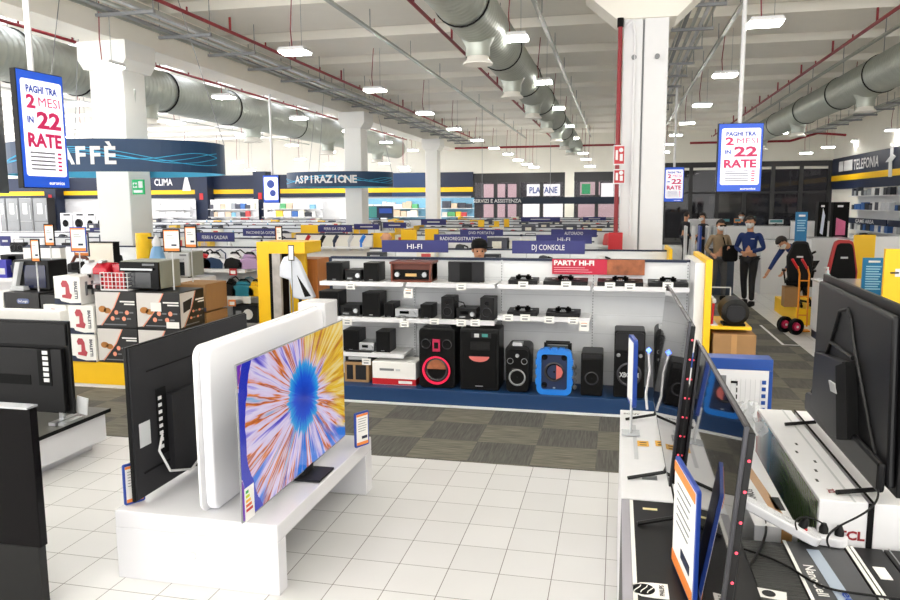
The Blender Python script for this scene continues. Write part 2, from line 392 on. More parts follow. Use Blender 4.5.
spiral('big spiral air duct above the aisle beside the twin column', -2.05, 4.75, .36, 3, 36, [9.8, 13.1, 16.4, 19.8, 24, 28], [11.0, 14.6, 18.2, 21.8, 25.4, 29, 32.6])
spiral('spiral air duct passing behind the near white column', -10.85, 4.8, .47, 3, 36, [11.8, 13.5, 16.4, 19.5, 24, 29], [10.5, 15.8, 21, 27, 33])
spiral('spiral air duct above the telephone department', 5.35, 4.75, .38, 5, 36, [12.6, 15, 17.6, 20.5, 24, 28], [12.2, 18.6, 25, 31])
def pipe(label, X, z, y0, y1, r=.03, step=2.65):
    t = thing('sprinkler_pipe', label, 'pipe', (X, 0, z))
    MB().cyl((0, y0, 0), (0, y1, 0), r, red_pipe, 10).build('pipe', t, smooth=True)
    yy = y0+.8
    while yy < y1:
        MB().cyl((0, yy, 0), (0, yy, .24), r*.7, red_pipe, 8).build('riser', t); 
        MB().cyl((0, yy+step/2, 0), (0, yy+step/2, .09), r*.5, red_pipe, 6).build('sprinkler', t); yy += step
pipe('red sprinkler pipe crossing above the cable tray', -6.6, 5.05, 6, 36)
pipe('red sprinkler pipe running over the duct behind near column', -10.3, 5.22, 8, 36)
pipe('red sprinkler pipe deep beyond the near column', -13.6, 5.0, 12, 36)
pipe('red sprinkler pipe beside the central spiral duct', -3.05, 5.05, 5, 36)
pipe('red sprinkler pipe on the telephone side of the hall', 4.15, 5.05, 8, 36)
o = MB().cyl((at(455, 148, Y=36).x, 36, 4.75), (at(640, 146, Y=36).x, 36, 4.75), .05, red_pipe).build('cross_pipe', smooth=True); tag(o, 'red pipe crossing the hall above the tall windows', 'pipe')
a = at(690, 143, Y=35); b = at(790, 141, Y=35); c_ = at(818, 133, Y=35); d = at(846, 135, Y=35)
o = MB().tube([a, b, c_, d], .05, red_pipe).build('bent_pipe', smooth=True); tag(o, 'bent red pipe above the dark glass facade', 'pipe')
t = thing('riser_pipe', 'vertical red fire riser pipe beside the twin column', 'pipe', (at(619, 150, Y=11).x-.02, 10.9, 0))
MB().cyl((0, 0, 0), (0, 0, 4.5), .032, red_pipe).build('pipe', t, smooth=True); MB().cyl((0, 0, 4.5), (0, 0, 4.62), .045, black2).build('cap', t)
a = at(596, 0, Y=10.9); x0 = t.location.x
MB().tube([(-.35, 0, 5.3), (-.33, 0, 4.93), (-.05, 0, 4.93)], .03, red_pipe).tube([(-.35, 0, 5.18), (-.08, 0, 5.18)], .025, red_pipe).build('branch', t)
MB().box(-.1, .1, -.16, -.02, 1.0, 1.67, red).build('hose_box', t, bevel=.01)
t = None
for i, (ya_, yb_) in enumerate(((145, 165), (169, 184))):
    a = at(613, yb_, Y=10.84); b = at(625.5, ya_, Y=10.84)
    t = thing('fire_sign', ['upper red fire sign on the twin column', 'lower red fire hose sign on the twin column'][i], 'sign', (a+b)/2)
    w2 = (b.x-a.x)/2; h2 = (b.z-a.z)/2
    MB().box(-w2, w2, 0, .02, -h2, h2, white).build('plate', t); MB().box(-w2+.015, w2-.015, -.006, 0, -h2+.015, h2-.015, red).build('red_field', t)
    m_ = MB(); m_.box(-w2*.6, -w2*.2, -.012, -.006, -h2*.5, h2*.5, white); m_.box(w2*.1, w2*.6, -.012, -.006, -h2*.6, h2*.1, white); m_.lathe([(0, -.012), (.03, -.012), (.03, -.006)], white, (w2*.3, 0, h2*.5), axis='Y'); m_.build('symbol', t)
def conduit(label, X, z, y0=4, y1=36, r=.025):
    t = thing('lighting_track', label, 'track', (X, 0, z))
    b = MB(); b.box(-.035, .035, y0, y1, -.02, .02, steel); b.build('rail', t)
    yy = y0+1
    while yy < y1:
        MB().cyl((0, yy, 0), (0, yy, ceil_z(yy)-z), .008, midgrey, 6).build('hanger', t); yy += 2.65
conduit('grey lighting track over the aisle toward the vacuum sign', -4.35, 5.15)
conduit('grey lighting track ahead of the twin column', -1.32, 5.15)
conduit('grey lighting track just past the twin column', 1.82, 5.15)
conduit('grey lighting track beside the telephone side sprinkler pipe', 4.75, 5.15)
conduit('thin grey lighting track far over the appliance side', -15.5, 5.1, 14)
def tray(label, X, z, w2, y0, y1, below=False):
    t = thing('cable_tray', label, 'cable tray', (X, 0, z))
    b = MB(); b.box(-w2, -w2+.02, y0, y1, 0, .06, steel); b.box(w2-.02, w2, y0, y1, 0, .06, steel); b.box(-w2*.12, w2*.12, y0, y1, .02, .05, steel)
    b.box(w2*.45, w2*.7, y0, y1, .02, .05, lightgrey); b.box(-w2*.75, -w2*.5, y0, y1, .02, .05, midgrey); b.build('tray', t)
    yy = y0+.5
    while yy < y1:
        MB().box(-w2-.12, w2+.12, yy-.03, yy+.03, -.05, -.005, midgrey).cyl((-w2-.1, yy, 0), (-w2-.1, yy, ceil_z(yy)-z), .008, midgrey, 5).cyl((w2+.1, yy, 0), (w2+.1, yy, ceil_z(yy)-z), .008, midgrey, 5).build('bracket', t); yy += 1.6
tray('wide grey cable tray along the beam above the near column', -7.35, 5.0, .38, 5, 36)
tray('grey cable tray with cross brackets past the twin column', 1.15, 5.0, .22, 5, 36)
tray('lower grey cable tray near the telephone wall', 8.1, 5.0, .25, 18, 36)

lamp_m = M('lamp diffuser', 'fffdf6', .5, emit=LAMP)
def make_lamp():
    t = thing('pendant_lamp', 'x', 'lamp')
    h = MB(); h.box(-.21, .21, -.17, .17, .0, .06, white); h.prism([(-.24, 0), (.24, 0), (.21, .045), (-.21, .045)], 'Y', -.19, .19, white); h.build('housing', t)
    MB().box(-.215, .215, -.165, .165, -.03, -.001, lamp_m).build('diffuser', t)
    MB().tube([(-.05, 0, .06), (-.07, 0, .3), (-.02, 0, .9)], .009, red_pipe, 5).build('power_cord', t)
    MB().cyl((.12, 0, .06), (.12, 0, .9), .004, midgrey, 4).build('wire', t)
    return t
lamps = [(295, 52, 'lamp', 'white square hall lamp on a red cord over the cable tray'), (513, 38, '', 'white square lamp close beside the central spiral duct'), (765, 23, '', 'large white lamp nearest the tall price screen pole'), (105, 64, '', 'white lamp in front of the near column capital'), (457, -6, '', 'lamp cut by the picture edge under the spiral duct')]
N_ = 'row of lamps '
rows = {'between central duct and the twin column': [(541, 82), (556, 108), (567, 126), (573, 138), (583, 153), (586, 159), (590, 166)],
 'over the hi-fi aisle': [(375, 90), (425, 113), (454, 129), (477, 140), (494, 148), (508, 154), (518, 160), (527, 164), (534, 167)],
 'past the twin column': [(725, 75), (702, 105), (687, 123), (676, 135), (668, 144), (664, 152)],
 'near the telephone department': [(856, 99), (811, 118), (781, 133), (893, 130), (858, 141), (828, 147), (806, 153)],
 'over the appliance side behind the cable tray': [(224, 97), (299, 118), (350, 131), (386, 142), (413, 150), (435, 156)],
 'deep over the appliance side': [(80, 104), (176, 123), (243, 135), (292, 145), (330, 152), (362, 157), (82, 127), (130, 158), (300, 159), (330, 164), (218, 161), (250, 170), (384, 163), (404, 167), (405, 170), (238, 162)]}
lamp0 = make_lamp(); used = False
def put_lamp(px_, py_, label, group=None, z=4.6):
    global used
    o = lamp0 if not used else copy_tree(lamp0); used = True
    p = at(px_, py_, Z=z)
    if p.y > 36: p = at(px_, py_, Y=36-R.uniform(0, 2))
    o.location = p; o['label'] = label
    for ch in children(o):
        if ch.name.split('.')[0] in ('power_cord', 'wire'): ch.scale.z = (ceil_z(p.y)-p.z)/.9
    if group: o['group'] = group
for a_, b_, _, lb in lamps: put_lamp(a_, b_, lb)
o = [q for q in bpy.data.objects if q.get('label') == lamps[3][3]][0]; o.location = at(105, 66, Y=10.3)
for ch in children(o):
    if ch.name.split('.')[0] in ('power_cord', 'wire'): ch.scale.z = (ceil_z(10.45)-o.location.z)/.9
for g, l_ in rows.items():
    for a_, b_ in l_: put_lamp(a_, b_, 'white square pendant lamp hanging '+g, 'lamps '+g)
# the same lamps carry on overhead, outside the frame
for x in (-9.5, -5.9, -3.1, .3, 3.1, 6.6):
    for yy in (-1.5, 2.5, 6.2):
        o = copy_tree(lamp0); o.location = (x, yy, 4.6); o['label'] = 'white square pendant lamp hanging over the camera'; o['group'] = 'lamps over the camera'
for x in (-20, -25, -30):
    for yy in (8, 16, 24, 32):
        o = copy_tree(lamp0); o.location = (x, yy, 4.6); o['label'] = 'white pendant lamp far over the appliance aisles'; o['group'] = 'far appliance lamps'

# ------------------------------------------------------------------ hanging signs and screens
def ring_sign(label, cx, cy, r, z0, z1, txt, tx_ang, h, ry=None):
    t = thing('ring_sign', label, 'sign', (cx, cy, z0)); ry = ry or r*.75
    outer = M('ring navy', '163a5e', .45, noise=.25, nscale=.8); inner = M('ring light blue', '3f9fc6', .5, noise=.1)
    n = 64; H = z1-z0; b = MB()
    P = lambda k, rr: (rr*math.cos(2*PI*k/n), rr*ry/r*math.sin(2*PI*k/n))
    for k in range(n):
        a, c_ = P(k, r), P(k+1, r); a2, c2 = P(k, r-.05), P(k+1, r-.05)
        b.face([(*a, 0), (*c_, 0), (*c_, H), (*a, H)], outer); b.face([(*a2, 0), (*a2, H), (*c2, H), (*c2, 0)], inner)
        b.face([(*a, 0), (*a2, 0), (*c2, 0), (*c_, 0)], inner); b.face([(*a, H), (*c_, H), (*c2, H), (*a2, H)], outer)
    b.build('band', t, smooth=True)
    for q, (A_, ph, f_) in enumerate(((.10, 0, 3), (.07, 1.2, 4), (.12, 2.2, 2.5), (.05, 3, 5))):
        pts = []
        for k in range(150):
            th = PI+PI*k/149; pts.append(((r+.006)*math.cos(th), (r+.006)*ry/r*math.sin(th), H*.5+A_*math.sin(f_*th+ph)*(H/.45)))
        MB().tube(pts, .006, cyan, 4).build('wave_line', t)
    # letters, each upright on the curve
    adv = h*.86; start = tx_ang-(len(txt)-1)/2*adv/r
    for i, ch in enumerate(txt):
        th = start+i*adv/r
        x, y_ = (r+.012)*math.cos(th), (r+.012)*ry/r*math.sin(th)
        nx, ny = math.cos(th)/r, math.sin(th)/ry; rz = math.atan2(ny, nx)+PI/2
        text(ch, h, white, t, (x, y_, H*.5), rot=(PI/2, 0, rz), bold=.03, name='letter')
    for k in (0, 1, 2):
        th = .4+2.1*k; MB().cyl((r*math.cos(th), ry*math.sin(th), H), (r*math.cos(th)*.6, ry*math.sin(th)*.6, CEIL-z0), .006, midgrey, 5).build('wire', t)
    return t
er = at(213, 160, Y=10.4)
ring_sign('curved navy hanging sign spelling the coffee department, with wave lines', er.x-1.75, 10.5, 1.75, 2.57, 3.03, 'CAFFÈ', math.radians(282), .245, 1.3)
pa, pb = at(277, 180, Y=19), at(383, 180, Y=19)
ring_sign('navy hanging sign for the vacuum cleaner department', (pa.x+pb.x)/2, 19.8, (pb.x-pa.x)/2, 2.55, 2.95, 'ASPIRAZIONE', math.radians(268), .20, 1.1)
t = thing('hanging_sign', 'long dark service desk sign hanging before the tall windows', 'sign', at(550, 200.5, Y=27))
x0, x1 = at(474, 200, Y=27).x-t.location.x, at(622, 200, Y=27).x-t.location.x
MB().box(x0, x1, 0, .06, -.12, .12, M('sign dark', '14263c', .5)).build('board', t)
text('SERVIZI E ASSISTENZA', .13, white, t, (at(497, 200, Y=27).x-t.location.x, -.005, 0), bold=.02)
for xx in (x0+.3, 0, x1-.3): MB().cyl((xx, .03, .12), (xx, .03, CEIL-t.location.z), .008, midgrey, 5).build('wire', t)

scr_white = M('screen white', 'f3f1fb', .3, emit=.5); scr_blue = M('screen blue', '1b4fc0', .3, emit=.45)
scr_red = M('screen crimson', 'c3205a', .3, emit=.25); scr_txt = M('screen dark blue text', '2b4aa8', .3, emit=.15)
def signage(label, c_, w_, h_, rz, full=True):
    t = thing('signage_screen', label, 'screen', c_, rz)
    MB().box(-w_/2, w_/2, .0, .07, -h_/2, h_/2, black).build('casing', t, bevel=.006)
    MB().box(-w_/2+.01, w_/2-.01, -.004, 0, -h_/2+.01, h_/2-.01, scr_blue).build('display', t)
    MB().prism(rrect(w_*.86, h_*.82, .03, cx=.01*w_, cy=.015*h_), 'Y', -.007, -.004, scr_white).build('page', t)
    MB().cyl((0, .1, -h_*.3), (0, .1, ceil_z(c_[1])-c_[2]), .03, white).box(-.12, .12, .07, .13, -.2, .2, white).build('pole', t)
    if full:
        for s1, z, hh, ww, m_, x in (('PAGHI TRA', .345, .06, .66, scr_txt, 0), ('2', .24, .11, .19, scr_red, -.24), ('MESI', .245, .08, .46, scr_red, .15), ('IN', .085, .055, .13, scr_txt, -.27), ('22', .09, .14, .52, scr_red, .12), ('RATE', -.085, .115, .72, scr_red, 0)):
            text(s1, hh*h_, m_, t, (x*w_, -.009, z*h_), width=ww*w_, bold=0 if s1 == 'MESI' else .04)
        ln = MB()
        for k in range(5): ln.box(-.32*w_, .2*w_, -.009, -.007, (-.2-.035*k)*h_, (-.187-.035*k)*h_, print_grey); 
        ln.build('small_print', t)
        l2 = MB()
        for k in range(5): l2.box(.26*w_, .34*w_, -.009, -.007, (-.205-.035*k)*h_, (-.187-.035*k)*h_, scr_red)
        l2.build('price_column', t)
        text('euronics', .032*h_, scr_white, t, (.2*w_, -.009, -.45*h_), width=.34*w_, bold=.02)
    return t
def sig_from(label, x0, x1, y0, y1, Y, rz, full=True, wf=1.0):
    a, b = at(x0, (y0+y1)/2, Y=Y), at(x1, (y0+y1)/2, Y=Y); c0, c1 = at((x0+x1)/2, y1, Y=Y), at((x0+x1)/2, y0, Y=Y)
    return signage(label, ((a.x+b.x)/2, Y, (c0.z+c1.z)/2), (b.x-a.x)*wf, c1.z-c0.z, rz, full)
Yl = 6.3; A_ = at(16, 66, Y=Yl); Yr = Yl
while at(70, 77, Y=Yr).z < A_.z: Yr += .01
B_ = at(70, 77, Y=Yr); Zb = at(14, 188, Y=Yl).z
signage('large portrait price screen hanging before the coffee sign', ((A_.x+B_.x)/2-.06, (Yl+Yr)/2, (A_.z+Zb)/2), math.hypot(B_.x-A_.x, Yr-Yl)*.88, A_.z-Zb, math.atan2(Yr-Yl, B_.x-A_.x))
sig_from('tall portrait price screen hanging over the staff in blue', 717, 763, 123, 192, 11, math.radians(4))
sig_from('small portrait price screen beside the twin column', 664, 684, 167, 202, 20, 0)
t = sig_from('pale blue portrait screen hanging beside the vacuum sign', 263, 279, 175, 203, 17, 0, full=False)
MB().lathe([(0, -.012), (.1, -.012), (.1, -.008)], scr_txt, (.0, 0, .12), axis='Y').lathe([(0, -.012), (.08, -.012), (.08, -.008)], scr_txt, (.05, 0, -.1), axis='Y').build('picture', t)
# dark screen seen from behind, back to back with the near price screen
a = at(6, 130, Y=6.4)
t = thing('signage_screen', 'dark back of a hanging screen behind the large price screen', 'screen', (a.x-.3, 6.6, a.z), math.radians(120))
MB().box(-.3, .3, 0, .08, -.62, .6, black).build('casing', t, bevel=.01); MB().box(-.2, .2, .08, .13, -.3, .2, black2).build('rear_cover', t); MB().box(-.06, .06, -.02, 0, .3, .45, midgrey).build('mount', t)
MB().cyl((0, .06, .6), (0, .06, CEIL-a.z), .02, white).build('pole', t)

# ------------------------------------------------------------------ hi-fi gondola
GY = 7.85
def gx(px_, py_=300, Y=7.45): return at(px_, py_, Y=Y).x
gl, gr = -3.14, .73
t = thing('hifi_gondola', 'white hi-fi gondola with navy top edge and blue plinth', 'shelving', (0, GY, 0)); G = t
steelwhite = M('pegboard white', 'e8eaec', .5, noise=.02)
b = MB(); b.box(gl, gr, 0, .04, .15, 1.49, steelwhite)
for z in (.32, .52, .72, .92, 1.12, 1.3): b.box(gl, gr, -.003, 0, z, z+.004, lightgrey)
b.build('back_panel', t)
MB().box(gl-.01, gr+.01, -.02, .06, 1.485, 1.51, navy).box(gl-.03, gl, -.02, .06, .15, 1.5, navy).build('top_edge', t)
MB().box(gl, 1.2, -.57, .62, .0, .17, blue).build('plinth', t, bevel=.005)
bays = [gl, gx(415, 300, 7.85), gx(502, 300, 7.85), gx(593, 300, 7.85), gr-.02]
for x in bays[1:]:
    u = MB(); u.box(x-.012, x+.012, -.025, 0, .17, 1.49, steelwhite)
    for k in range(42): u.box(x-.004, x+.004, -.028, -.025, .22+k*.03, .235+k*.03, print_grey)
    u.build('upright', t)
def shelf(x0, x1, z, dep=.4):
    s_ = MB(); s_.box(x0, x1, -dep, -.01, z-.03, z, white); s_.box(x0, x1, -dep-.012, -dep, z-.045, z+.002, gloss_white); s_.build('shelf', t, bevel=.003)
S1, S2, S2b, S3 = 1.27, .885, .945, .50
for i in range(4): shelf(bays[i]+.014, bays[i+1]-.014, S1)
shelf(bays[0]+.01, bays[1]-.014, S2); shelf(bays[1]+.014, bays[2]-.014, S2); shelf(bays[2]+.014, bays[3]-.014, S2b); shelf(bays[0]+.01, bays[1]-.02, S3)
MB().box(gl, gr, .04, .06, .15, 1.49, white).box(gl, gr, .06, .5, 1.1, 1.13, white).build('rear_panel', t)
# price tickets on the shelf edges
tk = [(350, 286), (408, 292), (461, 287), (523, 285), (566, 285), (610, 286), (630, 287), (668, 286), (347, 322), (404, 324), (434, 322), (461, 323), (475, 323), (508, 318), (525, 318), (549, 320), (573, 321), (584, 325), (366, 362)]
for i, (px_, py_) in enumerate(tk):
    p = at(px_, py_, Y=7.42); big = i in (1, 17)
    o = MB().box(-.05, .05, 0, .006, -.035-(.03 if big else 0), .035, paper).build('price_ticket', loc=p); o.location.y = 7.43
    MB().box(-.03, .025, -.001, 0, -.02, -.005, print_grey).box(-.03, .03, -.001, 0, .012, .018, orange if big else print_grey).build('print', o)
    tag(o, 'large orange-headed price ticket on the hi-fi shelf' if big else 'small white price ticket clipped to a hi-fi shelf edge', 'ticket', 'price tickets on the hi-fi shelves')
# end cap, yellow, turned to the aisle
e = thing('promotion_stand', 'yellow end cap of the hi-fi gondola with one jutting shelf', 'shelving', (gr, GY, 0))
MB().box(.09, .15, -.57, .65, .0, 1.56, yellow).box(0, .09, -.5, .6, 0, 1.52, white).build('side_panel', e, bevel=.004)
MB().box(.15, .52, -.57, .1, .9, .93, yellow).build('shelf', e, bevel=.004)
bx = thing('carton', 'plain brown carton under the yellow jutting shelf', 'box', (gr+.36, 7.45, 0))
MB().box(-.18, .2, -.2, .25, .17, .86, card).build('box', bx, bevel=.006); MB().box(-.02, .03, -.202, -.2, .17, .86, tape).build('tape', bx)

rimg = M('rim grey', '3c3c40', .35, .3)
def cone(mb, x, y, z, r, mm=black2, ring=rimg, nrm='Y'):
    mb.lathe([(r, 0), (r*1.08, -.008), (r*.95, -.014), (r*.85, -.004)], ring, (x, y, z), axis='Y', n=24)
    mb.lathe([(r*.9, -.002), (r*.35, .02), (.0, -.004)], mm, (x, y-.004, z), axis='Y', n=24)
def bookshelf(label, x0, x1, Y, z, h, dep=.24, mm=black, two=True, grp=None):
    t = thing('bookshelf_speaker', label, 'speaker', ((x0+x1)/2, Y, z), group=grp); w_ = (x1-x0)
    MB().box(-w_/2, w_/2, 0, dep, 0, h, mm).build('cabinet', t, bevel=.006)
    if two:
        q = MB(); cone(q, 0, 0, h*.36, w_*.33); q.build('woofer', t, smooth=True)
        q = MB(); cone(q, 0, 0, h*.76, w_*.16); q.build('tweeter', t, smooth=True)
    else:
        MB().box(-w_*.44, w_*.44, -.008, 0, h*.05, h*.96, black2).build('grille', t, bevel=.003)
        MB().box(-.02, .02, -.01, -.008, h*.08, h*.1, silver).build('badge', t)
    return t
def unit(label, x0, x1, Y, z, h, kind='amp', dep=.26):
    t = thing('stereo_unit', label, 'stereo', ((x0+x1)/2, Y, z)); w_ = x1-x0
    MB().box(-w_/2, w_/2, 0, dep, .012, h, black if kind != 'silver' else silver).box(-w_*.4, -w_*.3, .02, .05, 0, .012, black2).box(w_*.3, w_*.4, .02, .05, 0, .012, black2).build('case', t, bevel=.004)
    MB().box(-w_*.3, w_*.1, -.003, 0, h*.45, h*.75, glass_dark).build('display', t)
    q = MB(); q.lathe([(h*.22, 0), (h*.2, -.02), (0, -.02)], silver, (w_*.3, 0, h*.5), axis='Y'); q.build('knob', t, smooth=True)
    MB().box(-w_*.35, -w_*.05, -.006, 0, h*.15, h*.3, midgrey).build('buttons', t)
    return t
def X2(a, b, Y=7.5, yy=300): return gx(a, yy, Y), gx(b, yy, Y)
def Hpx(y0, y1, x=450, Y=7.5): return at(x, y0, Y=Y).z-at(x, y1, Y=Y).z
bookshelf('black speaker at the far end of the top hi-fi shelf', *X2(327, 343), 7.5, S1, .20, two=False)
unit('low black micro amplifier between two speakers on top shelf', *X2(345, 361), 7.52, S1, .12)
bookshelf('black speaker beside the wooden retro stereo', *X2(364, 379), 7.5, S1, .20, two=False)
# retro stereo
t = thing('retro_stereo', 'dark red wooden retro record player on top shelf', 'stereo', (*[(X2(391, 431)[0]+X2(391, 431)[1])/2], 7.5, S1)); w_ = X2(391, 431)[1]-X2(391, 431)[0]
q = MB(); q.box(-w_/2-.01, w_/2+.01, -.01, .3, .19, .215, mahogany); q.box(-w_/2, w_/2, 0, .29, 0, .02, mahogany); q.box(-w_/2, -w_/2+.02, 0, .29, .02, .19, mahogany); q.box(w_/2-.02, w_/2, 0, .29, .02, .19, mahogany); q.box(-w_/2, w_/2, .05, .29, .02, .19, mahogany)
q.build('wooden_case', t, bevel=.004)
MB().box(-w_/2+.03, w_/2-.03, .02, .05, .03, .13, black2).build('radio_front', t)
for s_ in (-1, 1): MB().lathe([(.028, 0), (.026, -.025), (0, -.025)], silver, (s_*w_*.34, .02, .08), axis='Y').build('dial', t, smooth=True)
MB().box(-.06, .06, .012, .02, .06, .09, M('amber dial', 'd8b070', .4)).build('tuning_scale', t)
t = thing('flat_stereo', 'wide flat black stereo panel on top shelf', 'stereo', ((X2(446, 482)[0]+X2(446, 482)[1])/2, 7.6, S1)); w_ = X2(446, 482)[1]-X2(446, 482)[0]
MB().box(-w_/2, w_/2, 0, .06, 0, .215, darkgrey).build('panel', t, bevel=.004); MB().box(-w_*.17, w_*.17, -.004, 0, .01, .205, black2).build('door', t); MB().box(-w_*.4, w_*.4, -.03, .1, -.0, .008, black).build('foot', t)
bookshelf('tall black speaker beside the boxes of the lower radio', *X2(319, 339), 7.5, S2, .27, two=False)
unit('black receiver between the two tallest bookshelf speakers', *X2(339, 359), 7.52, S2, .12)
bookshelf('large black speaker in the middle shelf next to silver player', *X2(362, 380), 7.5, S2, .265, two=False)
bookshelf('short black speaker touching the silver cd player', *X2(384, 394), 7.5, S2, .155, two=False)
unit('small silver cd player between two short speakers', *X2(395, 418), 7.5, S2, .10, 'silver')
bookshelf('short black speaker beyond the silver cd player', *X2(420, 432), 7.5, S2, .15, two=False)
bookshelf('black two-way speaker before the round-dial player', *X2(441, 454), 7.5, S2, .235)
t = unit('black cd player with bright round dial', *X2(456, 476), 7.52, S2, .115)
q = MB(); q.tube([(-.02, .05, .12), (-.04, .05, .17), (-.1, .03, .19), (-.12, .02, .18)], .006, black2); q.lathe([(0, 0), (.014, .02), (0, .05)], black2, (-.13, .02, .16)); q.build('cable', t)
bookshelf('black two-way speaker beyond the round-dial player', *X2(480, 494), 7.5, S2, .235)
bookshelf('small black speaker on the lowest short shelf near the TV', *X2(342, 358), 7.5, S3, .235, two=False)
unit('white micro hi-fi on the lowest short shelf', *X2(358, 373), 7.5, S3, .10, 'silver')
MB().box(-.07, .07, 0, .2, 0, .05, black)
bookshelf('small black speaker above the red and white carton', *X2(375, 389), 7.5, S3, .23, two=False)
# bottom
def prod_box(label, x0, x1, Y, dep, z, h, base, stripe=None, txt=None, tm=black, name='product_box', extra=None):
    t = thing(name, label, 'box', ((x0+x1)/2, Y, z)); w_ = x1-x0
    MB().box(-w_/2, w_/2, 0, dep, 0, h, base).build('carton', t, bevel=.003)
    if stripe: MB().box(-w_/2-.001, w_/2+.001, -.002, dep, .004, h*.28, stripe).build('stripe', t)
    if txt: text(txt, h*.16, tm, t, (-w_*.12, -.003, h*.68), width=w_*.55)
    return t
t = prod_box('white and red stereo carton on the blue plinth', *X2(371, 415, 7.4), 7.4, .32, .17, .25, paper, red)
MB().box(-.16, -.0, -.003, -.001, .155, .18, print_grey).box(.02, .07, -.003, -.001, .155, .175, lightgrey).build('print', t)
MB().box(.05, .2, -.004, -.002, .02, .05, paper).build('label', t)
t = prod_box('black and silver radio carton stacked on a wooden radio', *X2(344, 370, 7.45), 7.45, .3, .40, .12, darkgrey)
MB().box(-.11, .11, -.004, 0, .02, .05, silver).box(-.08, .08, -.006, 0, .06, .09, black2).build('picture', t)
t = thing('wooden_radio', 'small wooden radio on the blue plinth', 'radio', (sum(X2(340, 370, 7.45))/2, 7.45, .17))
MB().box(-.14, .14, 0, .2, 0, .22, M('light wood', 'a9855a', .5, noise=.15, stretch=(1, 10, 10))).build('case', t, bevel=.006)
MB().box(-.01, .11, -.005, 0, .03, .19, darkgrey).build('grille', t); MB().box(-.11, -.04, -.005, 0, .03, .19, darkgrey).build('panel', t)
def dj(label, px0, px1, z):
    a, b = X2(px0, px1, 7.48); t = thing('dj_console', label, 'dj console', ((a+b)/2, 7.48, z)); w_ = b-a
    MB().prism([(0, 0), (.22, 0), (.22, .058), (0, .04)], 'X', -w_/2, w_/2, black).build('body', t, bevel=.003)
    for s_ in (-1, 1): MB().lathe([(w_*.15, .045), (w_*.15, .058), (w_*.05, .06), (0, .06)], darkgrey, (s_*w_*.28, .11, -.008)).lathe([(w_*.04, .06), (w_*.04, .063), (0, .063)], silver, (s_*w_*.28, .11, -.008)).build('platter', t, smooth=True)
    q = MB()
    for k in range(4): q.box(-w_*.08+k*w_*.045, -w_*.06+k*w_*.045, .04, .16, .05, .058, silver)
    q.build('faders', t)
    h = MB(); pts = [(.05*math.cos(a_), .08+.05*math.sin(a_), .075) for a_ in [k*PI/8 for k in range(9)]]
    h.tube(pts, .009, black2, 6); h.cyl((-.05, .08, .055), (-.05, .08, .085), .03, black2); h.cyl((.05, .08, .055), (.05, .08, .085), .03, black2); h.build('headphones', t, smooth=True)
    h.tube(pts, .007, black2, 6); h.cyl((-.06, .09, .07), (-.035, .09, .07), .028, black2); h.cyl((.035, .09, .07), (.06, .09, .07), .028, black2); h.build('headphones', t, smooth=True)
    return t
dj('small black dj console first on top shelf', 508, 537, S1); dj('wide black dj console under the red party poster', 543, 587, S1)
dj('black dj console with white stripe, top shelf last bay', 597, 643, S1); dj('black dj console at the gondola end near the yellow panel', 648, 688, S1)
dj('small black dj console on the second shelf', 507, 537, S2b); dj('low black dj console beside the orange price ticket', 546, 580, S2b)
# party poster
a, b = at(552, 274, Y=7.8), at(645, 260, Y=7.8)
t = thing('poster', 'red party hi-fi poster with dancing crowd picture', 'poster', (a.x, 7.815, a.z)); w_ = b.x-a.x; h_ = b.z-a.z
MB().box(0, w_, -.012, 0, 0, h_, M('poster red', 'c0183c', .5)).build('board', t)
text('PARTY HI-FI', .05, white, t, (w_*.24, -.014, h_*.76), width=w_*.44, bold=.04)
q = MB()
for k in range(3): q.box(w_*.02, w_*(.36+.04*k), -.014, -.012, h_*(.42-k*.14), h_*(.46-k*.14), M('pink print', 'e6a0ac', .5))
q.build('small_print', t)
MB().box(w_*.6, w_, -.014, -.012, 0, h_, M('party picture', '9a5a38', .6, noise=.9, nscale=14)).build('picture', t)

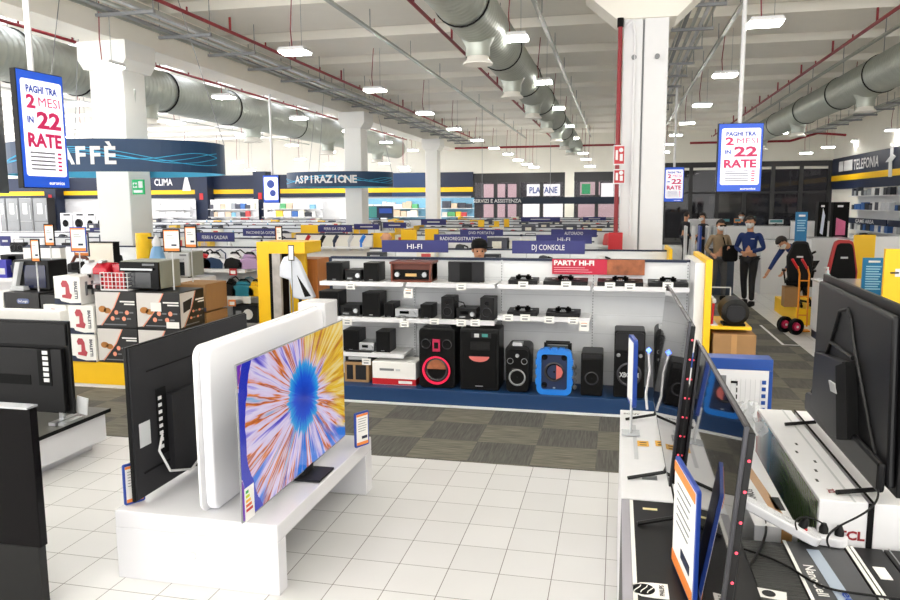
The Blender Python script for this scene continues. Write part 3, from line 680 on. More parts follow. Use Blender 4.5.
# party speakers
def party(label, px0, px1, ytop, kind):
    a, b = X2(px0, px1, 7.36, 360); w_ = b-a; h = Hpx(ytop, {'x': 401}.get(kind, 393), (px0+px1)/2, 7.36)
    t = thing('party_speaker', label, 'speaker', ((a+b)/2, 7.36, .17))
    h = min(h, at((px0+px1)/2, ytop, Y=7.36).z-.17)
    D = .34
    if kind == 'blue':
        q = MB(); q.prism(rrect(w_*.86, h*.9, .05, cy=h*.5), 'Y', .04, D, black); q.build('cabinet', t)
        fr = MB(); out = rrect(w_, h, .06, cy=h/2); inn = rrect(w_*.74, h*.78, .03, cy=h/2); n = len(out)
        for y0, y1 in ((-.03, .06),):
            for k in range(n):
                k2 = (k+1) % n
                A, B, C, D2 = out[k], out[k2], inn[k2], inn[k]
                fr.face([(A[0], y0, A[1]), (B[0], y0, B[1]), (C[0], y0, C[1]), (D2[0], y0, D2[1])], M('speaker blue', '1d7fe0', .4))
                fr.face([(A[0], y0, A[1]), (A[0], y1, A[1]), (B[0], y1, B[1]), (B[0], y0, B[1])], M('speaker blue')); fr.face([(D2[0], y0, D2[1]), (C[0], y0, C[1]), (C[0], y1, C[1]), (D2[0], y1, D2[1])], M('speaker blue'))
        for k in range(3):
            for s_ in (-1, 1): fr.box(s_*w_*.5-.012, s_*w_*.5+.012, -.035, .05, h*(.22+.22*k), h*(.34+.22*k), M('speaker blue'))
            fr.box(-w_*.3+w_*.22*k, -w_*.15+w_*.22*k, -.035, .05, h-.012, h+.012, M('speaker blue'))
        fr.build('bumper_frame', t)
        MB().prism(rrect(w_*.78, h*.82, .03, cy=h*.5), 'Y', .0, .04, M('speaker navy', '1c2c50', .5)).build('front_panel', t)
        q = MB(); cone(q, 0, 0, h*.5, w_*.27); q.build('woofer', t, smooth=True)
        MB().prism([(w_*.06, h*.34), (w_*.2, h*.4), (w_*.25, h*.5), (w_*.2, h*.6), (w_*.06, h*.66)], 'Y', -.018, -.012, M('salmon label', 'd9706a', .5)).build('label', t)
        for xx, zz in ((-.28, .82), (.28, .82), (-.28, .2)): MB().lathe([(.03, 0), (.02, -.01), (0, 0)], black2, (xx*w_, 0, zz*h), axis='Y').build('tweeter', t, smooth=True)
        MB().box(-.012, .012, -.004, 0, h*.13, h*.16, silver).build('badge', t)
        MB().tube([(-w_*.3, .2, h*.9), (-w_*.3, .2, h+.03), (w_*.4, .2, h+.03), (w_*.4, .2, h*.9)], .02, black).build('handle', t, smooth=True)
        return t
    q = MB(); r = .05 if kind in ('red', 'mini') else .02
    poly = rrect(w_, h, r, cy=h/2)
    if kind == 'mini': poly = [(x*(1 if z > h*.3 else .92), z) for x, z in poly]
    q.prism(poly, 'Y', 0, D, black); q.build('cabinet', t, bevel=.012)
    if kind == 'red':
        MB().prism(rrect(w_*.9, h*.94, .04, cy=h*.5), 'Y', -.012, 0, black2).build('front_panel', t)
        q = MB(); q.lathe([(w_*.36, -.012), (w_*.39, -.035), (w_*.34, -.035), (w_*.33, -.014)], M('neon ring', 'e02048', .4, emit=.35), (0, 0, h*.31), axis='Y', n=36); q.build('light_ring', t, smooth=True)
        q = MB(); cone(q, 0, -.012, h*.31, w_*.3); q.build('woofer', t, smooth=True)
        MB().prism([(w_*.26*math.cos(k*PI/12), h*.33+w_*.26*math.sin(k*PI/12)) for k in range(13)], 'Y', -.03, -.026, M('party picture')).build('label', t)
        MB().box(-w_*.1, w_*.1, -.03, -.012, h*.62, h*.82, crimson).box(-w_*.06, w_*.06, -.032, -.03, h*.67, h*.77, black2).build('display', t)
        for s_ in (-1, 1):
            q = MB(); cone(q, s_*w_*.29, -.012, h*.74, w_*.13); q.build('tweeter', t, smooth=True)
        MB().prism([(-w_*.4, h), (-w_*.3, h+.025), (w_*.3, h+.025), (w_*.4, h)], 'Y', .05, .25, darkgrey).build('top_panel', t)
    elif kind == 'pa':
        MB().prism([(-w_*.45, .03), (w_*.45, .03), (w_*.42, h*.6), (w_*.47, h*.94), (-w_*.47, h*.94), (-w_*.42, h*.6)], 'Y', -.015, 0, black2).build('front_grille', t, bevel=.004)
        MB().box(-w_*.2, w_*.3, -.022, -.015, h*.86, h*.94, darkgrey).box(-w_*.12, 0, -.024, -.022, h*.87, h*.93, lightgrey).box(.03, .09, -.024, -.022, h*.88, h*.93, M('teal lcd', '3a8a84', .4)).build('control_panel', t)
        MB().box(-w_*.22, w_*.28, -.02, -.014, h*.66, h*.8, M('deep black', '050506', .8)).build('horn', t, bevel=.01)
        MB().prism([(w_*.26*math.cos(PI+k*PI/12), h*.56+w_*.14*math.sin(PI+k*PI/12)) for k in range(13)], 'Y', -.02, -.015, M('salmon label', 'd9706a', .5)).build('label', t)
        MB().box(-.04, .04, -.018, -.014, h*.07, h*.085, silver).build('badge', t)
    elif kind == 'mini':
        MB().prism(rrect(w_*.86, h*.9, .04, cy=h*.48), 'Y', -.012, 0, black2).build('front_panel', t)
        q = MB(); cone(q, 0, -.012, h*.33, w_*.32, ring=midgrey); q.build('woofer', t, smooth=True)
        for s_ in (-1, 1):
            q = MB(); cone(q, s_*w_*.28, -.012, h*.68, w_*.12, ring=midgrey); q.build('tweeter', t, smooth=True)
        MB().box(-.05, .05, .0, .1, h, h+.035, silver).build('tray', t); MB().lathe([(.02, 0), (.018, -.02), (0, -.02)], silver, (0, -.012, h*.8), axis='Y').build('knob', t)
    elif kind == 'plain':
        MB().box(-w_*.45, w_*.45, -.01, 0, h*.04, h*.86, black2).build('front_grille', t, bevel=.004)
        q = MB(); cone(q, 0, -.01, h*.42, w_*.3, ring=rimg); q.build('woofer', t, smooth=True); MB().box(-w_*.44, w_*.44, -.004, .0, h*.88, h*.96, darkgrey).build('top_band', t)
    elif kind == 'x':
        MB().prism(rrect(w_*.92, h*.26, .03, cy=h*.85), 'Y', -.02, 0, darkgrey).build('horn_cover', t)
        MB().box(-w_*.45, w_*.45, -.012, 0, h*.04, h*.7, black2).build('front_panel', t)
        q = MB(); cone(q, 0, -.014, h*.36, w_*.38, ring=rimg); q.build('woofer', t, smooth=True)
        text('XBOOM', .05, lightgrey, t, (0, -.04, h*.36), width=w_*.62, bold=.02)
        for s_ in (-1, 1):
            q = MB(); q.lathe([(.02, 0), (.015, -.01), (0, -.01)], midgrey, (s_*w_*.36, -.012, h*.64), axis='Y'); q.build('tweeter', t)
    return t
party('black party speaker with glowing red woofer ring', 419, 455, 328, 'red')
party('big black party speaker with salmon label and control screen', 460, 499, 329, 'pa')
party('rounded black mini speaker tower with silver top tray', 505, 530, 346, 'mini')
party('black speaker with bright blue bumper frame', 537, 572, 348, 'blue')
party('plain black subwoofer beside the blue framed speaker', 581, 603, 350, 'plain')
party('tall black speaker with big printed woofer behind blue tag', 614, 645, 331, 'x')
party('slim tall black speaker half hidden by the thin TV', 655, 672, 322, 'mini')
t = thing('disco_speaker', 'tiny chrome stand of round lights next to blue speaker', 'lamp', (X2(574, 578)[0]+.02, 7.5, .17))
for k in range(4): MB().lathe([(.0, 0), (.022, .02), (.022, .04), (0, .06)], silver, (0, 0, .02+.07*k)).build('chrome_globe', t, smooth=True)
t = thing('boombox', 'black cylindrical boombox on the yellow jutting shelf', 'speaker', (gr+.37, 7.32, .93))
q = MB(); q.lathe([(0, -.16), (.09, -.16), (.125, -.13), (.13, 0), (.125, .15), (.1, .17), (0, .17)], black, (0, .1, .135), axis='Y', n=28); q.build('barrel', t, smooth=True)
MB().prism(rrect(.15, .13, .04, cy=.135), 'Y', -.07, -.058, darkgrey).build('front_grille', t); MB().box(-.1, .1, 0, .2, 0, .02, black2).build('foot', t)
t = thing('microphone_set', 'silver and red karaoke microphones beside the boombox', 'microphone', (gr+.17, 7.35, .93))
for k in range(4): MB().cyl((0, k*.1, 0), (.01, k*.1, .22), .012, silver if k % 2 else red).lathe([(0, .2), (.024, .22), (.022, .25), (0, .265)], lightgrey, (.01, k*.1, 0)).build('microphone', t, smooth=True)
MB().box(-.03, .05, -.03, .35, 0, .01, white).tube([(.2, .3, 0), (.2, .3, .33), (.02, .3, .33)], .006, lightgrey, 5).build('rack', t)

# ------------------------------------------------------------------ department boards on the gondolas
def board(px0, px1, py0, py1, Y, txt, label, pole=.06):
    a, b = at(px0, py1, Y=Y), at(px1, py0, Y=Y); w_ = b.x-a.x; h_ = b.z-a.z
    t = thing('department_board', label, 'sign', ((a.x+b.x)/2, Y, (a.z+b.z)/2))
    MB().box(-w_/2, w_/2, 0, .015, -h_/2, h_/2, signblue).build('board', t)
    if txt: text(txt, h_*.42, white, t, (0, -.004, 0), width=w_*min(.8, .045*len(txt)), bold=.0)
    if not txt: MB().box(-w_*.25, w_*.25, -.003, 0, -h_*.1, h_*.1, lightgrey).build('caption', t)
    for s_ in (-.3, .3): MB().box(s_*w_-.006, s_*w_+.006, .015, .025, -h_/2-pole, 0, lightgrey).build('post', t)
board(382, 448, 240.5, 252, 7.87, 'HI-FI', 'violet blue hi-fi board above the gondola')
board(512, 585, 241, 253.5, 7.87, 'DJ CONSOLE', 'violet blue dj console board above the gondola')
# rows of gondolas behind
def gondola(label, Y, X0, X1, zt=1.49, yellow_ends=(0, 0), front=True, shelves=(1.2,), pl=blue):
    t = thing('gondola', label, 'shelving', ((X0+X1)/2, Y, 0)); h = (X1-X0)/2
    MB().box(-h, h, -.02, .02, .12, zt-.02, steelwhite).build('back_panel', t); MB().box(-h, h, -.03, .03, zt-.02, zt, navy).build('top_edge', t)
    MB().box(-h, h, -.45, .45, 0, .14, pl).build('plinth', t)
    for z in shelves:
        MB().box(-h, h, -.38, -.02, z-.03, z, white).build('shelf', t)
    for s_, c_ in zip((-1, 1), yellow_ends):
        if c_: MB().box(s_*h-.02+.02*s_, s_*h+.02+.02*s_, -.46, .46, 0, zt+.04, yellow).build('end_panel', t)
    return t
pal = ['f2f2f0', 'e8e4da', 'd8dade', '30343c', 'c94a4a', '3a66a8', 'f0c040', '7ab0d0', 'a0a4aa', 'ece6d6', '5aa870', 'f6f6f6', '4a4c58', 'd0b8a0']
pm = [M('pack %s' % c_, c_, .5, noise=.25, nscale=25) for c_ in pal]
def proto_items():
    out = []
    def base(n, cat): 
        t = thing(n, 'x', cat); return t
    for i in range(5):
        t = base('boxed_product', 'box'); h = .19+.02*i
        MB().box(-.09-.01*i, .09+.01*i, 0, .16, 0, h, pm[(i*3) % 14]).build('carton', t); MB().box(-.06, .06, -.003, 0, h*.45, h*.85, pm[(i*5+3) % 14]).build('picture', t); out.append(t)
    for i in range(3):
        t = base('kettle', 'kettle'); m_ = [pm[3], white, pm[4]][i]
        MB().lathe([(0, 0), (.075, 0), (.08, .03), (.06, .17), (.045, .2), (0, .21)], m_, n=14).build('body', t, smooth=True); MB().tube([(.05, 0, .19), (.11, 0, .17), (.11, 0, .06), (.07, 0, .04)], .012, black, 6).build('handle', t); out.append(t)
    for i in range(2):
        t = base('table_radio', 'radio'); MB().box(-.13, .13, 0, .1, 0, .15, [black, lightgrey][i]).build('case', t, bevel=.01)
        q = MB(); cone(q, -.07, 0, .07, .045); cone(q, .07, 0, .07, .045); q.build('speakers', t); MB().tube([(-.09, .05, .15), (-.09, .05, .2), (.09, .05, .2), (.09, .05, .15)], .008, midgrey, 6).build('handle', t); out.append(t)
    for i in range(3):
        t = base('bottle', 'bottle'); MB().lathe([(0, 0), (.04, 0), (.04, .15), (.015, .19), (.015, .22), (0, .22)], [pm[7], pm[9], pm[11]][i], n=10).build('body', t, smooth=True); MB().cyl((0, 0, .22), (0, 0, .25), .018, [white, red, navy][i], 8).build('cap', t); out.append(t)
    return out
PROT = proto_items(); puse = [False]*len(PROT)
KN = {'boxed_product': 'boxed small appliance', 'kettle': 'small kettle', 'table_radio': 'small radio', 'bottle': 'small bottle'}
def drop(k, x, y_, z, where, grp, s=1.0):
    o = PROT[k] if not puse[k] else copy_tree(PROT[k]); puse[k] = True
    o.location = (x, y_, z); o.scale = (s, s, s); nm = o.name.split('.')[0]
    o['label'] = ('%s on %s' % (KN[nm], where)); o['group'] = grp
def fill(Y, X0, X1, z, step, where, grp, kinds=None, s=1):
    x = X0+.15
    while x < X1-.12:
        drop(R.choice(kinds or range(len(PROT))), x, Y-.28+R.uniform(0, .06), z, where, grp, s*R.uniform(.92, 1.12)); x += step*R.uniform(.8, 1.3)
ORD = ['first', 'second', 'third', 'fourth', 'fifth', 'sixth', 'seventh', 'eighth', 'ninth', 'tenth', 'eleventh']
for i, (Y, X0, X1, ye) in enumerate(((9.8, -3.35, .62, (0, 1)), (11.9, -4.2, -.35, (1, 0)), (14, -4.2, -.35, (1, 0)), (16.2, -4.6, .6, (1, 1)), (18.6, -5.0, .6, (1, 0)), (21.2, -5.4, .6, (0, 1)), (24, -5.8, .6, (1, 0)), (27, -6.2, .6, (0, 0)), (30.5, -6.4, .6, (1, 0)))):
    wh = 'the %s white gondola row behind the hi-fi shelves' % ORD[i]
    gondola(wh[4:]+', navy top edge', Y, X0, X1, yellow_ends=ye)
    fill(Y, X0, X1, 1.2, .36 if i else .8, wh, 'products on '+wh, s=1.15)
for i, (Y, X0, X1, ye) in enumerate(((12.4, -11.5, -5.4, (0, 1)), (14.8, -12.5, -5.6, (0, 0)), (17.4, -14, -6.2, (0, 1)), (20.2, -16, -6.6, (0, 0)), (23.4, -18, -7, (0, 1)), (27, -20, -7.2, (0, 0)))):
    wh = 'the %s white gondola row behind the irons' % ORD[i]
    gondola(wh[4:]+', navy top edge', Y, X0, X1, yellow_ends=ye)
    fill(Y, X0, X1, 1.2, .5, wh, 'products on '+wh, s=1.15)
for a_ in ((434, 487, 234.5, 242.5, 9.82, 'RADIOREGISTRATORI', 'violet blue board of the radio recorders behind the capped head'),
           (460, 503, 229.5, 236, 11.9, 'DVD PORTATILI', 'brighter violet board just behind the radio recorder board'),
           (551, 597, 229.5, 237, 12, 'AUTORADIO', 'violet blue car radio board behind the dj console board'),
           (536, 592, 235, 243.5, 9.82, 'HI-FI', 'second hi-fi board partly hidden by the dj console board'),
           (196, 234, 233, 241.5, 10.6, 'FERRI A CALDAIA', 'violet blue board above the steam irons'),
           (243, 278, 229, 236, 12.42, 'MACCHINE DA CUCIRE', 'violet blue sewing machine board near the yellow portal'),
           (318, 352, 225.5, 232, 13, 'FERRI DA STIRO', 'violet blue board beside a yellow panel, above the brushes', 1.6),
           (354, 379, 224, 229.5, 14.02, '', 'narrow violet board behind the slim white column', 1.6),
           (383, 406, 222.5, 228, 16.22, '', 'narrow violet board right after the slim white column'),
           (421, 446, 219, 225, 18.62, '', 'blank looking violet board before the distant column'),
           (521, 560, 217, 221.5, 21.22, '', 'violet board far off below the lit shopfront'),
           (583, 606, 217, 220.5, 24.02, '', 'violet board far off below the exit doors'),
           (0, 10, 236, 246, 12.42, '', 'violet board cut by the picture edge'),
           (90, 108, 228, 233, 14.9, '', 'small violet board under the washing machines')):
    board(*a_)

# brush display wall (hair care) with items hanging
t = thing('gondola', 'white display wall of hair brushes and shavers behind irons', 'shelving', (0, 11.0, 0))
a, b = at(298, 290, Y=11), at(372, 235, Y=11)
MB().box(a.x, b.x, 0, .05, 0, b.z, M('cream board', 'f3efe4', .6)).build('back_panel', t); MB().box(a.x, b.x, -.02, .07, b.z, b.z+.02, navy).build('top_edge', t)
for zp in (247, 262): z = at(330, zp, Y=10.8).z; MB().box(a.x, b.x, -.28, 0, z-.02, z, white).build('shelf', t)
for i, (px_, m_, nm) in enumerate(((306, red, 'red'), (321, black, 'black'), (334, navy, 'dark blue'), (349, lightgrey, 'pale grey'), (361, M('speaker blue'), 'bright blue'))):
    p = at(px_, 242, Y=10.85); s_ = thing('hair_brush', nm+' styling brush standing on the cream display wall', 'brush', (p.x, 10.85, p.z-.1))
    MB().tube([(0, 0, 0), (.0, 0, .1)], .018, m_).build('handle', s_); MB().tube([(0, 0, .1), (.03, 0, .16), (.06, 0, .2)], .03, m_, 10).build('head', s_, smooth=True); MB().cyl((0, 0, -.03), (0, 0, .0), .04, white).build('stand', s_)
for px_, py0, py1, lb in ((290, 246, 236, 'a'),): pass
# yellow upright panels between rows
for i, (x0, x1, y0, y1, Y, lb) in enumerate(((301, 318, 225, 236, 13.2, 'small yellow panel left of the brush board'), (371, 391, 233, 257, 11.2, 'yellow panel next to the man in black'), (401, 416, 230, 240, 12.1, 'yellow panel before the violet radio board'), (425, 438, 229, 240, 12.3, 'second yellow panel before the radio board'), (478, 484, 220, 229, 19, 'far thin yellow display post one'), (494, 499, 221, 229, 18.8, 'far yellow display post next to dark bottle'), (504, 509, 219, 228, 19, 'far yellow display post close to the pink posters'), (138, 150, 233, 258, 10.1, 'yellow round drum beside the near white column'))):
    a, b = at(x0, y1, Y=Y), at(x1, y0, Y=Y)
    o = MB(); 
    if i == 7: o.lathe([(0, 1.22), ((b.x-a.x)/2, 1.22), ((b.x-a.x)/2, b.z), (0, b.z)], yellow, n=24)
    else: o.box(-(b.x-a.x)/2, (b.x-a.x)/2, 0, .06, 0, b.z, yellow)
    o = o.build('display_board' if i != 7 else 'yellow_drum', loc=((a.x+b.x)/2, Y, 0), smooth=i == 7); tag(o, lb, 'panel' if i != 7 else 'drum')
# ------------------------------------------------------------------ irons gondola
IX0, IX1, IY = at(168, 260, Y=10.4).x, at(258, 260, Y=10.4).x, 10.4
t = gondola('white shelving full of steam irons and vacuums', IY, IX0-2.6, IX1, zt=1.45, shelves=())
for zp, Yy in ((269, 10.05), (318, 10.0)): pass
Z1, Z2, Z3 = at(220, 269, Y=10.0).z, at(220, 296, Y=10.0).z, at(220, 322, Y=10.0).z
for z in (Z1, Z2, Z3): MB().box(-(IX1-IX0+2.6)/2, (IX1-IX0+2.6)/2, -.42, -.02, z-.05, z, white).build('shelf', t)
def steam_iron(label, px0, px1, z, m1, m2, Y=10.02):
    c0 = (px0+px1)/2; a, b = at(c0-(px1-px0)*.66, 260, Y=Y).x, at(c0+(px1-px0)*.66, 260, Y=Y).x; w_ = b-a
    t = thing('steam_iron', label, 'iron', ((a+b)/2, Y, z)); t.scale.z = .85
    MB().prism([(-w_*.5, 0), (w_*.5, 0), (w_*.54, .1), (w_*.38, .17), (-w_*.1, .21), (-w_*.42, .18), (-w_*.54, .08)], 'Y', 0, .22, m1, m2).build('tank', t, bevel=.015)
    MB().prism([(-w_*.42, .19), (w_*.25, .2), (w_*.1, .25), (-w_*.3, .26)], 'Y', .05, .17, m2).build('iron', t, bevel=.012)
    MB().tube([(-w_*.32, .11, .2), (-w_*.25, .11, .28), (w_*.05, .11, .28), (w_*.2, .11, .19)], .018, black, 8).build('handle', t, smooth=True)
    MB().tube([(w_*.4, .15, .12), (w_*.42, .15, .26), (w_*.15, .15, .33), (-w_*.1, .15, .3)], .01, m1, 6).build('hose', t, smooth=True)
lil = M('lilac', 'b596bd', .4); teal = M('teal', '1b7b8f', .35); dblue = M('iron blue', '1c3658', .3)
steam_iron('dark steam iron with red stripe, leftmost on the iron shelf', 197, 209, Z1, black, red)
steam_iron('dark blue steam iron station on the upper shelf', 206, 220, Z1, dblue, white)
steam_iron('black and white steam iron with arched hose', 226, 240, Z1, black, white)
steam_iron('lilac steam iron near the yellow portal', 241, 256, Z1, lil, lil)
steam_iron('black steam iron station on the lower shelf', 223, 233, Z2, black, black2)
steam_iron('teal vacuum cleaner on the lower shelf', 233, 250, Z2, teal, teal)
steam_iron('small yellow vacuum beside the teal one', 248, 257, Z2, yellow, yellow)
t = prod_box('dark carton with white appliance picture, lowest iron shelf', at(233, 312, Y=10).x, at(257, 312, Y=10).x, 10.0, .3, Z3, .26, darkgrey); MB().lathe([(.08, -.004), (0, -.004)], paper, (.05, 0, .13), axis='Y').box(-.15, -.06, -.004, 0, .08, .18, midgrey).build('picture', t)
for i, (px_, py_) in enumerate(((233, 272), (232, 303), (247, 300))):
    p = at(px_, py_, Y=9.97); o = MB().box(-.06, .06, 0, .005, -.05, .05, [red, orange, paper][i]).box(-.04, .04, -.002, 0, -.03, .02, paper).build('price_ticket', loc=p); tag(o, ['red price ticket under the black and white iron', 'orange price ticket under the teal vacuum', 'white ticket under the yellow vacuum'][i], 'ticket')

# yellow portal with garment steamer
Y0 = 8.2
def ax(px_, Y=Y0, py_=290): return at(px_, py_, Y=Y).x
t = thing('display_portal', 'yellow display portal for garment steamers', 'display', (0, Y0, 0))
zt_ = at(275, 242, Y=Y0).z
MB().box(ax(258), ax(270), 0, .5, 0, zt_, yellow).box(ax(270), ax(306), 0, .5, zt_-.14, zt_, yellow).box(ax(281), ax(298), .25, .3, 0, zt_-.14, yellow).build('frame', t, bevel=.004)
MB().box(ax(270), ax(273), -.0, .45, 0, zt_-.14, black2).build('dark_side', t)
MB().box(ax(273), ax(281), .0, .05, .3, zt_-.14, M('steamer poster', 'b9b4b0', .6, noise=.5, nscale=8)).build('picture_strip', t)
t = thing('wood_cabinet', 'orange wooden panel behind the ironed shirt', 'cabinet', ((ax(296, 8.6)+ax(318, 8.6))/2, 8.6, 0))
w_ = ax(318, 8.6)-ax(296, 8.6); z = at(307, 259, Y=8.6).z
MB().box(-w_/2, w_/2, 0, .4, 0, z, wood).build('body', t, bevel=.004); MB().box(-.004, .004, -.004, 0, .1, z-.05, mahogany).build('door_gap', t)
t = thing('ironed_shirt', 'white shirt with dark stripe hanging from a small stand', 'shirt', (0, 7.9, 0))
def p9(x, y, Y=7.9): q = at(x, y, Y=Y); return (q.x, q.z)
cl = M('white cloth', 'e4e8f2', .8, noise=.04)
MB().prism([p9(283, 257), p9(292, 256), p9(298, 262), p9(314, 298), p9(303, 300), p9(293, 298), p9(289, 280), p9(279, 277), p9(279, 266)], 'Y', 0, .09, cl).build('cloth', t, bevel=.02, seg=3)
MB().prism([p9(297, 275), p9(301, 281), p9(311, 296), p9(305, 297)], 'Y', -.006, 0, black2).build('stripe', t)
MB().tube([(p9(299, 300)[0], .04, 0), (p9(299, 300)[0], .04, 1.0), (p9(293, 297)[0], .04, 1.08)], .02, black).build('stand', t)
a = p9(291, 252, 7.85); o = thing('price_sign', 'small dark framed price card above the shirt', 'price tag', (a[0], 7.85, a[1]))
MB().box(-.035, .035, 0, .01, -.1, .08, black2).box(-.028, .028, -.003, 0, -.09, .07, paper).build('card', o); MB().cyl((0, .005, -.1), (0, .005, -a[1]), .006, midgrey, 6).build('stem', o)

# ------------------------------------------------------------------ far wall appliances
def fwx(px_, Y): return at(px_, 215, Y=Y).x
for i, (x0, x1) in enumerate(((0, 6), (7, 19), (20, 32), (34, 48))):
    Y = 36.2; a, b = fwx(x0, Y), fwx(x1, Y); h = 2.0 if i < 3 else 2.02
    t = thing('refrigerator', ['grey fridge cut by the picture edge', 'grey fridge with white sticker, second from the edge', 'lighter grey fridge with wide sticker', 'dark grey fridge beside the navy pillar'][i], 'refrigerator', ((a+b)/2, Y, .5)); w_ = (b-a)
    MB().box(-w_/2, w_/2, 0, .6, 0, h, [midgrey, midgrey, lightgrey, darkgrey][i]).build('body', t, bevel=.01)
    MB().box(-w_/2+.02, w_/2-.02, -.03, 0, .7, h-.02, midgrey).box(w_*.4, w_*.44, -.06, -.03, .8, 1.6, silver).build('door', t, bevel=.005)
    MB().box(-w_/2+.02, w_/2-.02, -.03, 0, .02, .68, midgrey).build('freezer_door', t, bevel=.005); MB().box(-w_*.2, w_*.15, -.034, -.03, 1.1, 1.7, paper).build('sticker', t)
for i, (x0, x1) in enumerate(((60, 71), (73, 84), (85, 95), (96, 106))):
    Y = 35.5; a, b = fwx(x0, Y), fwx(x1, Y); w_ = b-a; z0 = at(80, 232, Y=Y).z; h = at(80, 213, Y=Y).z-z0
    t = thing('washing_machine', 'white washing machine, %s of four on the far riser' % ORD[i], 'washing machine', ((a+b)/2, Y, z0))
    MB().box(-w_/2, w_/2, 0, .6, 0, h, white).build('body', t, bevel=.02)
    q = MB(); q.lathe([(w_*.36, 0), (w_*.36, -.03), (w_*.3, -.04), (w_*.27, -.02), (0, -.05)], [lightgrey, darkgrey, lightgrey, darkgrey][i], (0, 0, h*.46), axis='Y', n=24); q.lathe([(w_*.27, -.045), (0, -.06)], glass_dark, (0, 0, h*.46), axis='Y'); q.build('door', t, smooth=True)
    MB().box(-w_*.2, w_*.4, -.01, 0, h*.86, h*.95, darkgrey).build('control_panel', t)
Y = 35.3; z0 = at(80, 232, Y=Y).z
t = thing('display_riser', 'long white riser carrying fridges and washing machines', 'riser', (fwx(55, Y), 35.3, 0)); MB().box(fwx(-10, Y)-fwx(55, Y), fwx(108, Y)-fwx(55, Y), .0, 1.6, 0, z0, white).build('body', t); MB().box(fwx(-10, Y)-fwx(55, Y), fwx(108, Y)-fwx(55, Y), -.02, 0, z0-.06, z0, midgrey).build('edge_strip', t)
# shelves under the frieze with packs
for i, (x0, x1, lb) in enumerate(((152, 193, 'far shelf of white rolled packs under the frieze'), (208, 256, 'far shelf of small coloured packs between pillars'), (262, 320, 'far shelf of coloured packs below the vacuum sign'), (366, 424, 'far pale blue shelf between the white columns'), (440, 473, 'far pale blue shelf beside the tall windows'))):
    Y = 36.6; a, b = fwx(x0, Y), fwx(x1, Y); w_ = (b-a)
    t = thing('wall_shelving', lb, 'shelving', ((a+b)/2, Y, 0)); MB().box(-w_/2, w_/2, .3, .34, 0, 2.35, [white, white, white, pm[7], pm[7]][i]).build('back_panel', t)
    zs = (1.0, 1.42, 1.84)
    for z in zs: MB().box(-w_/2, w_/2, 0, .3, z-.03, z, white).build('shelf', t)
    for z in zs:
        x = a+.1
        while x < b-.25:
            ww = R.uniform(.18, .5); 
            if x+ww > b: break
            m_ = white if i == 0 else R.choice(pm)
            o = MB().box(0, ww*.9, 0, .2, 0, R.uniform(.2, .36), m_).build('pack', loc=(x, Y+.04, z)); tag(o, 'small coloured pack on the '+lb, 'pack', 'packs on the '+lb); x += ww
a, b = at(366, 218, Y=33), at(393, 206, Y=33)
t = thing('wall_screen', 'blue promotional screen with teal left half on the far wall', 'screen', ((a.x+b.x)/2, 33, a.z)); w_ = b.x-a.x; h_ = b.z-a.z
MB().box(-w_/2, w_/2, 0, .06, 0, h_, navy).cyl((0, .03, 0), (0, .03, -a.z), .04, darkgrey).build('casing', t); MB().box(-w_/2+.02, -w_*.1, -.01, 0, .02, h_-.02, M('teal lcd', '3a8a84')).build('picture', t); MB().box(0, w_*.45, -.01, 0, h_*.4, h_*.8, brightblue).build('caption', t)

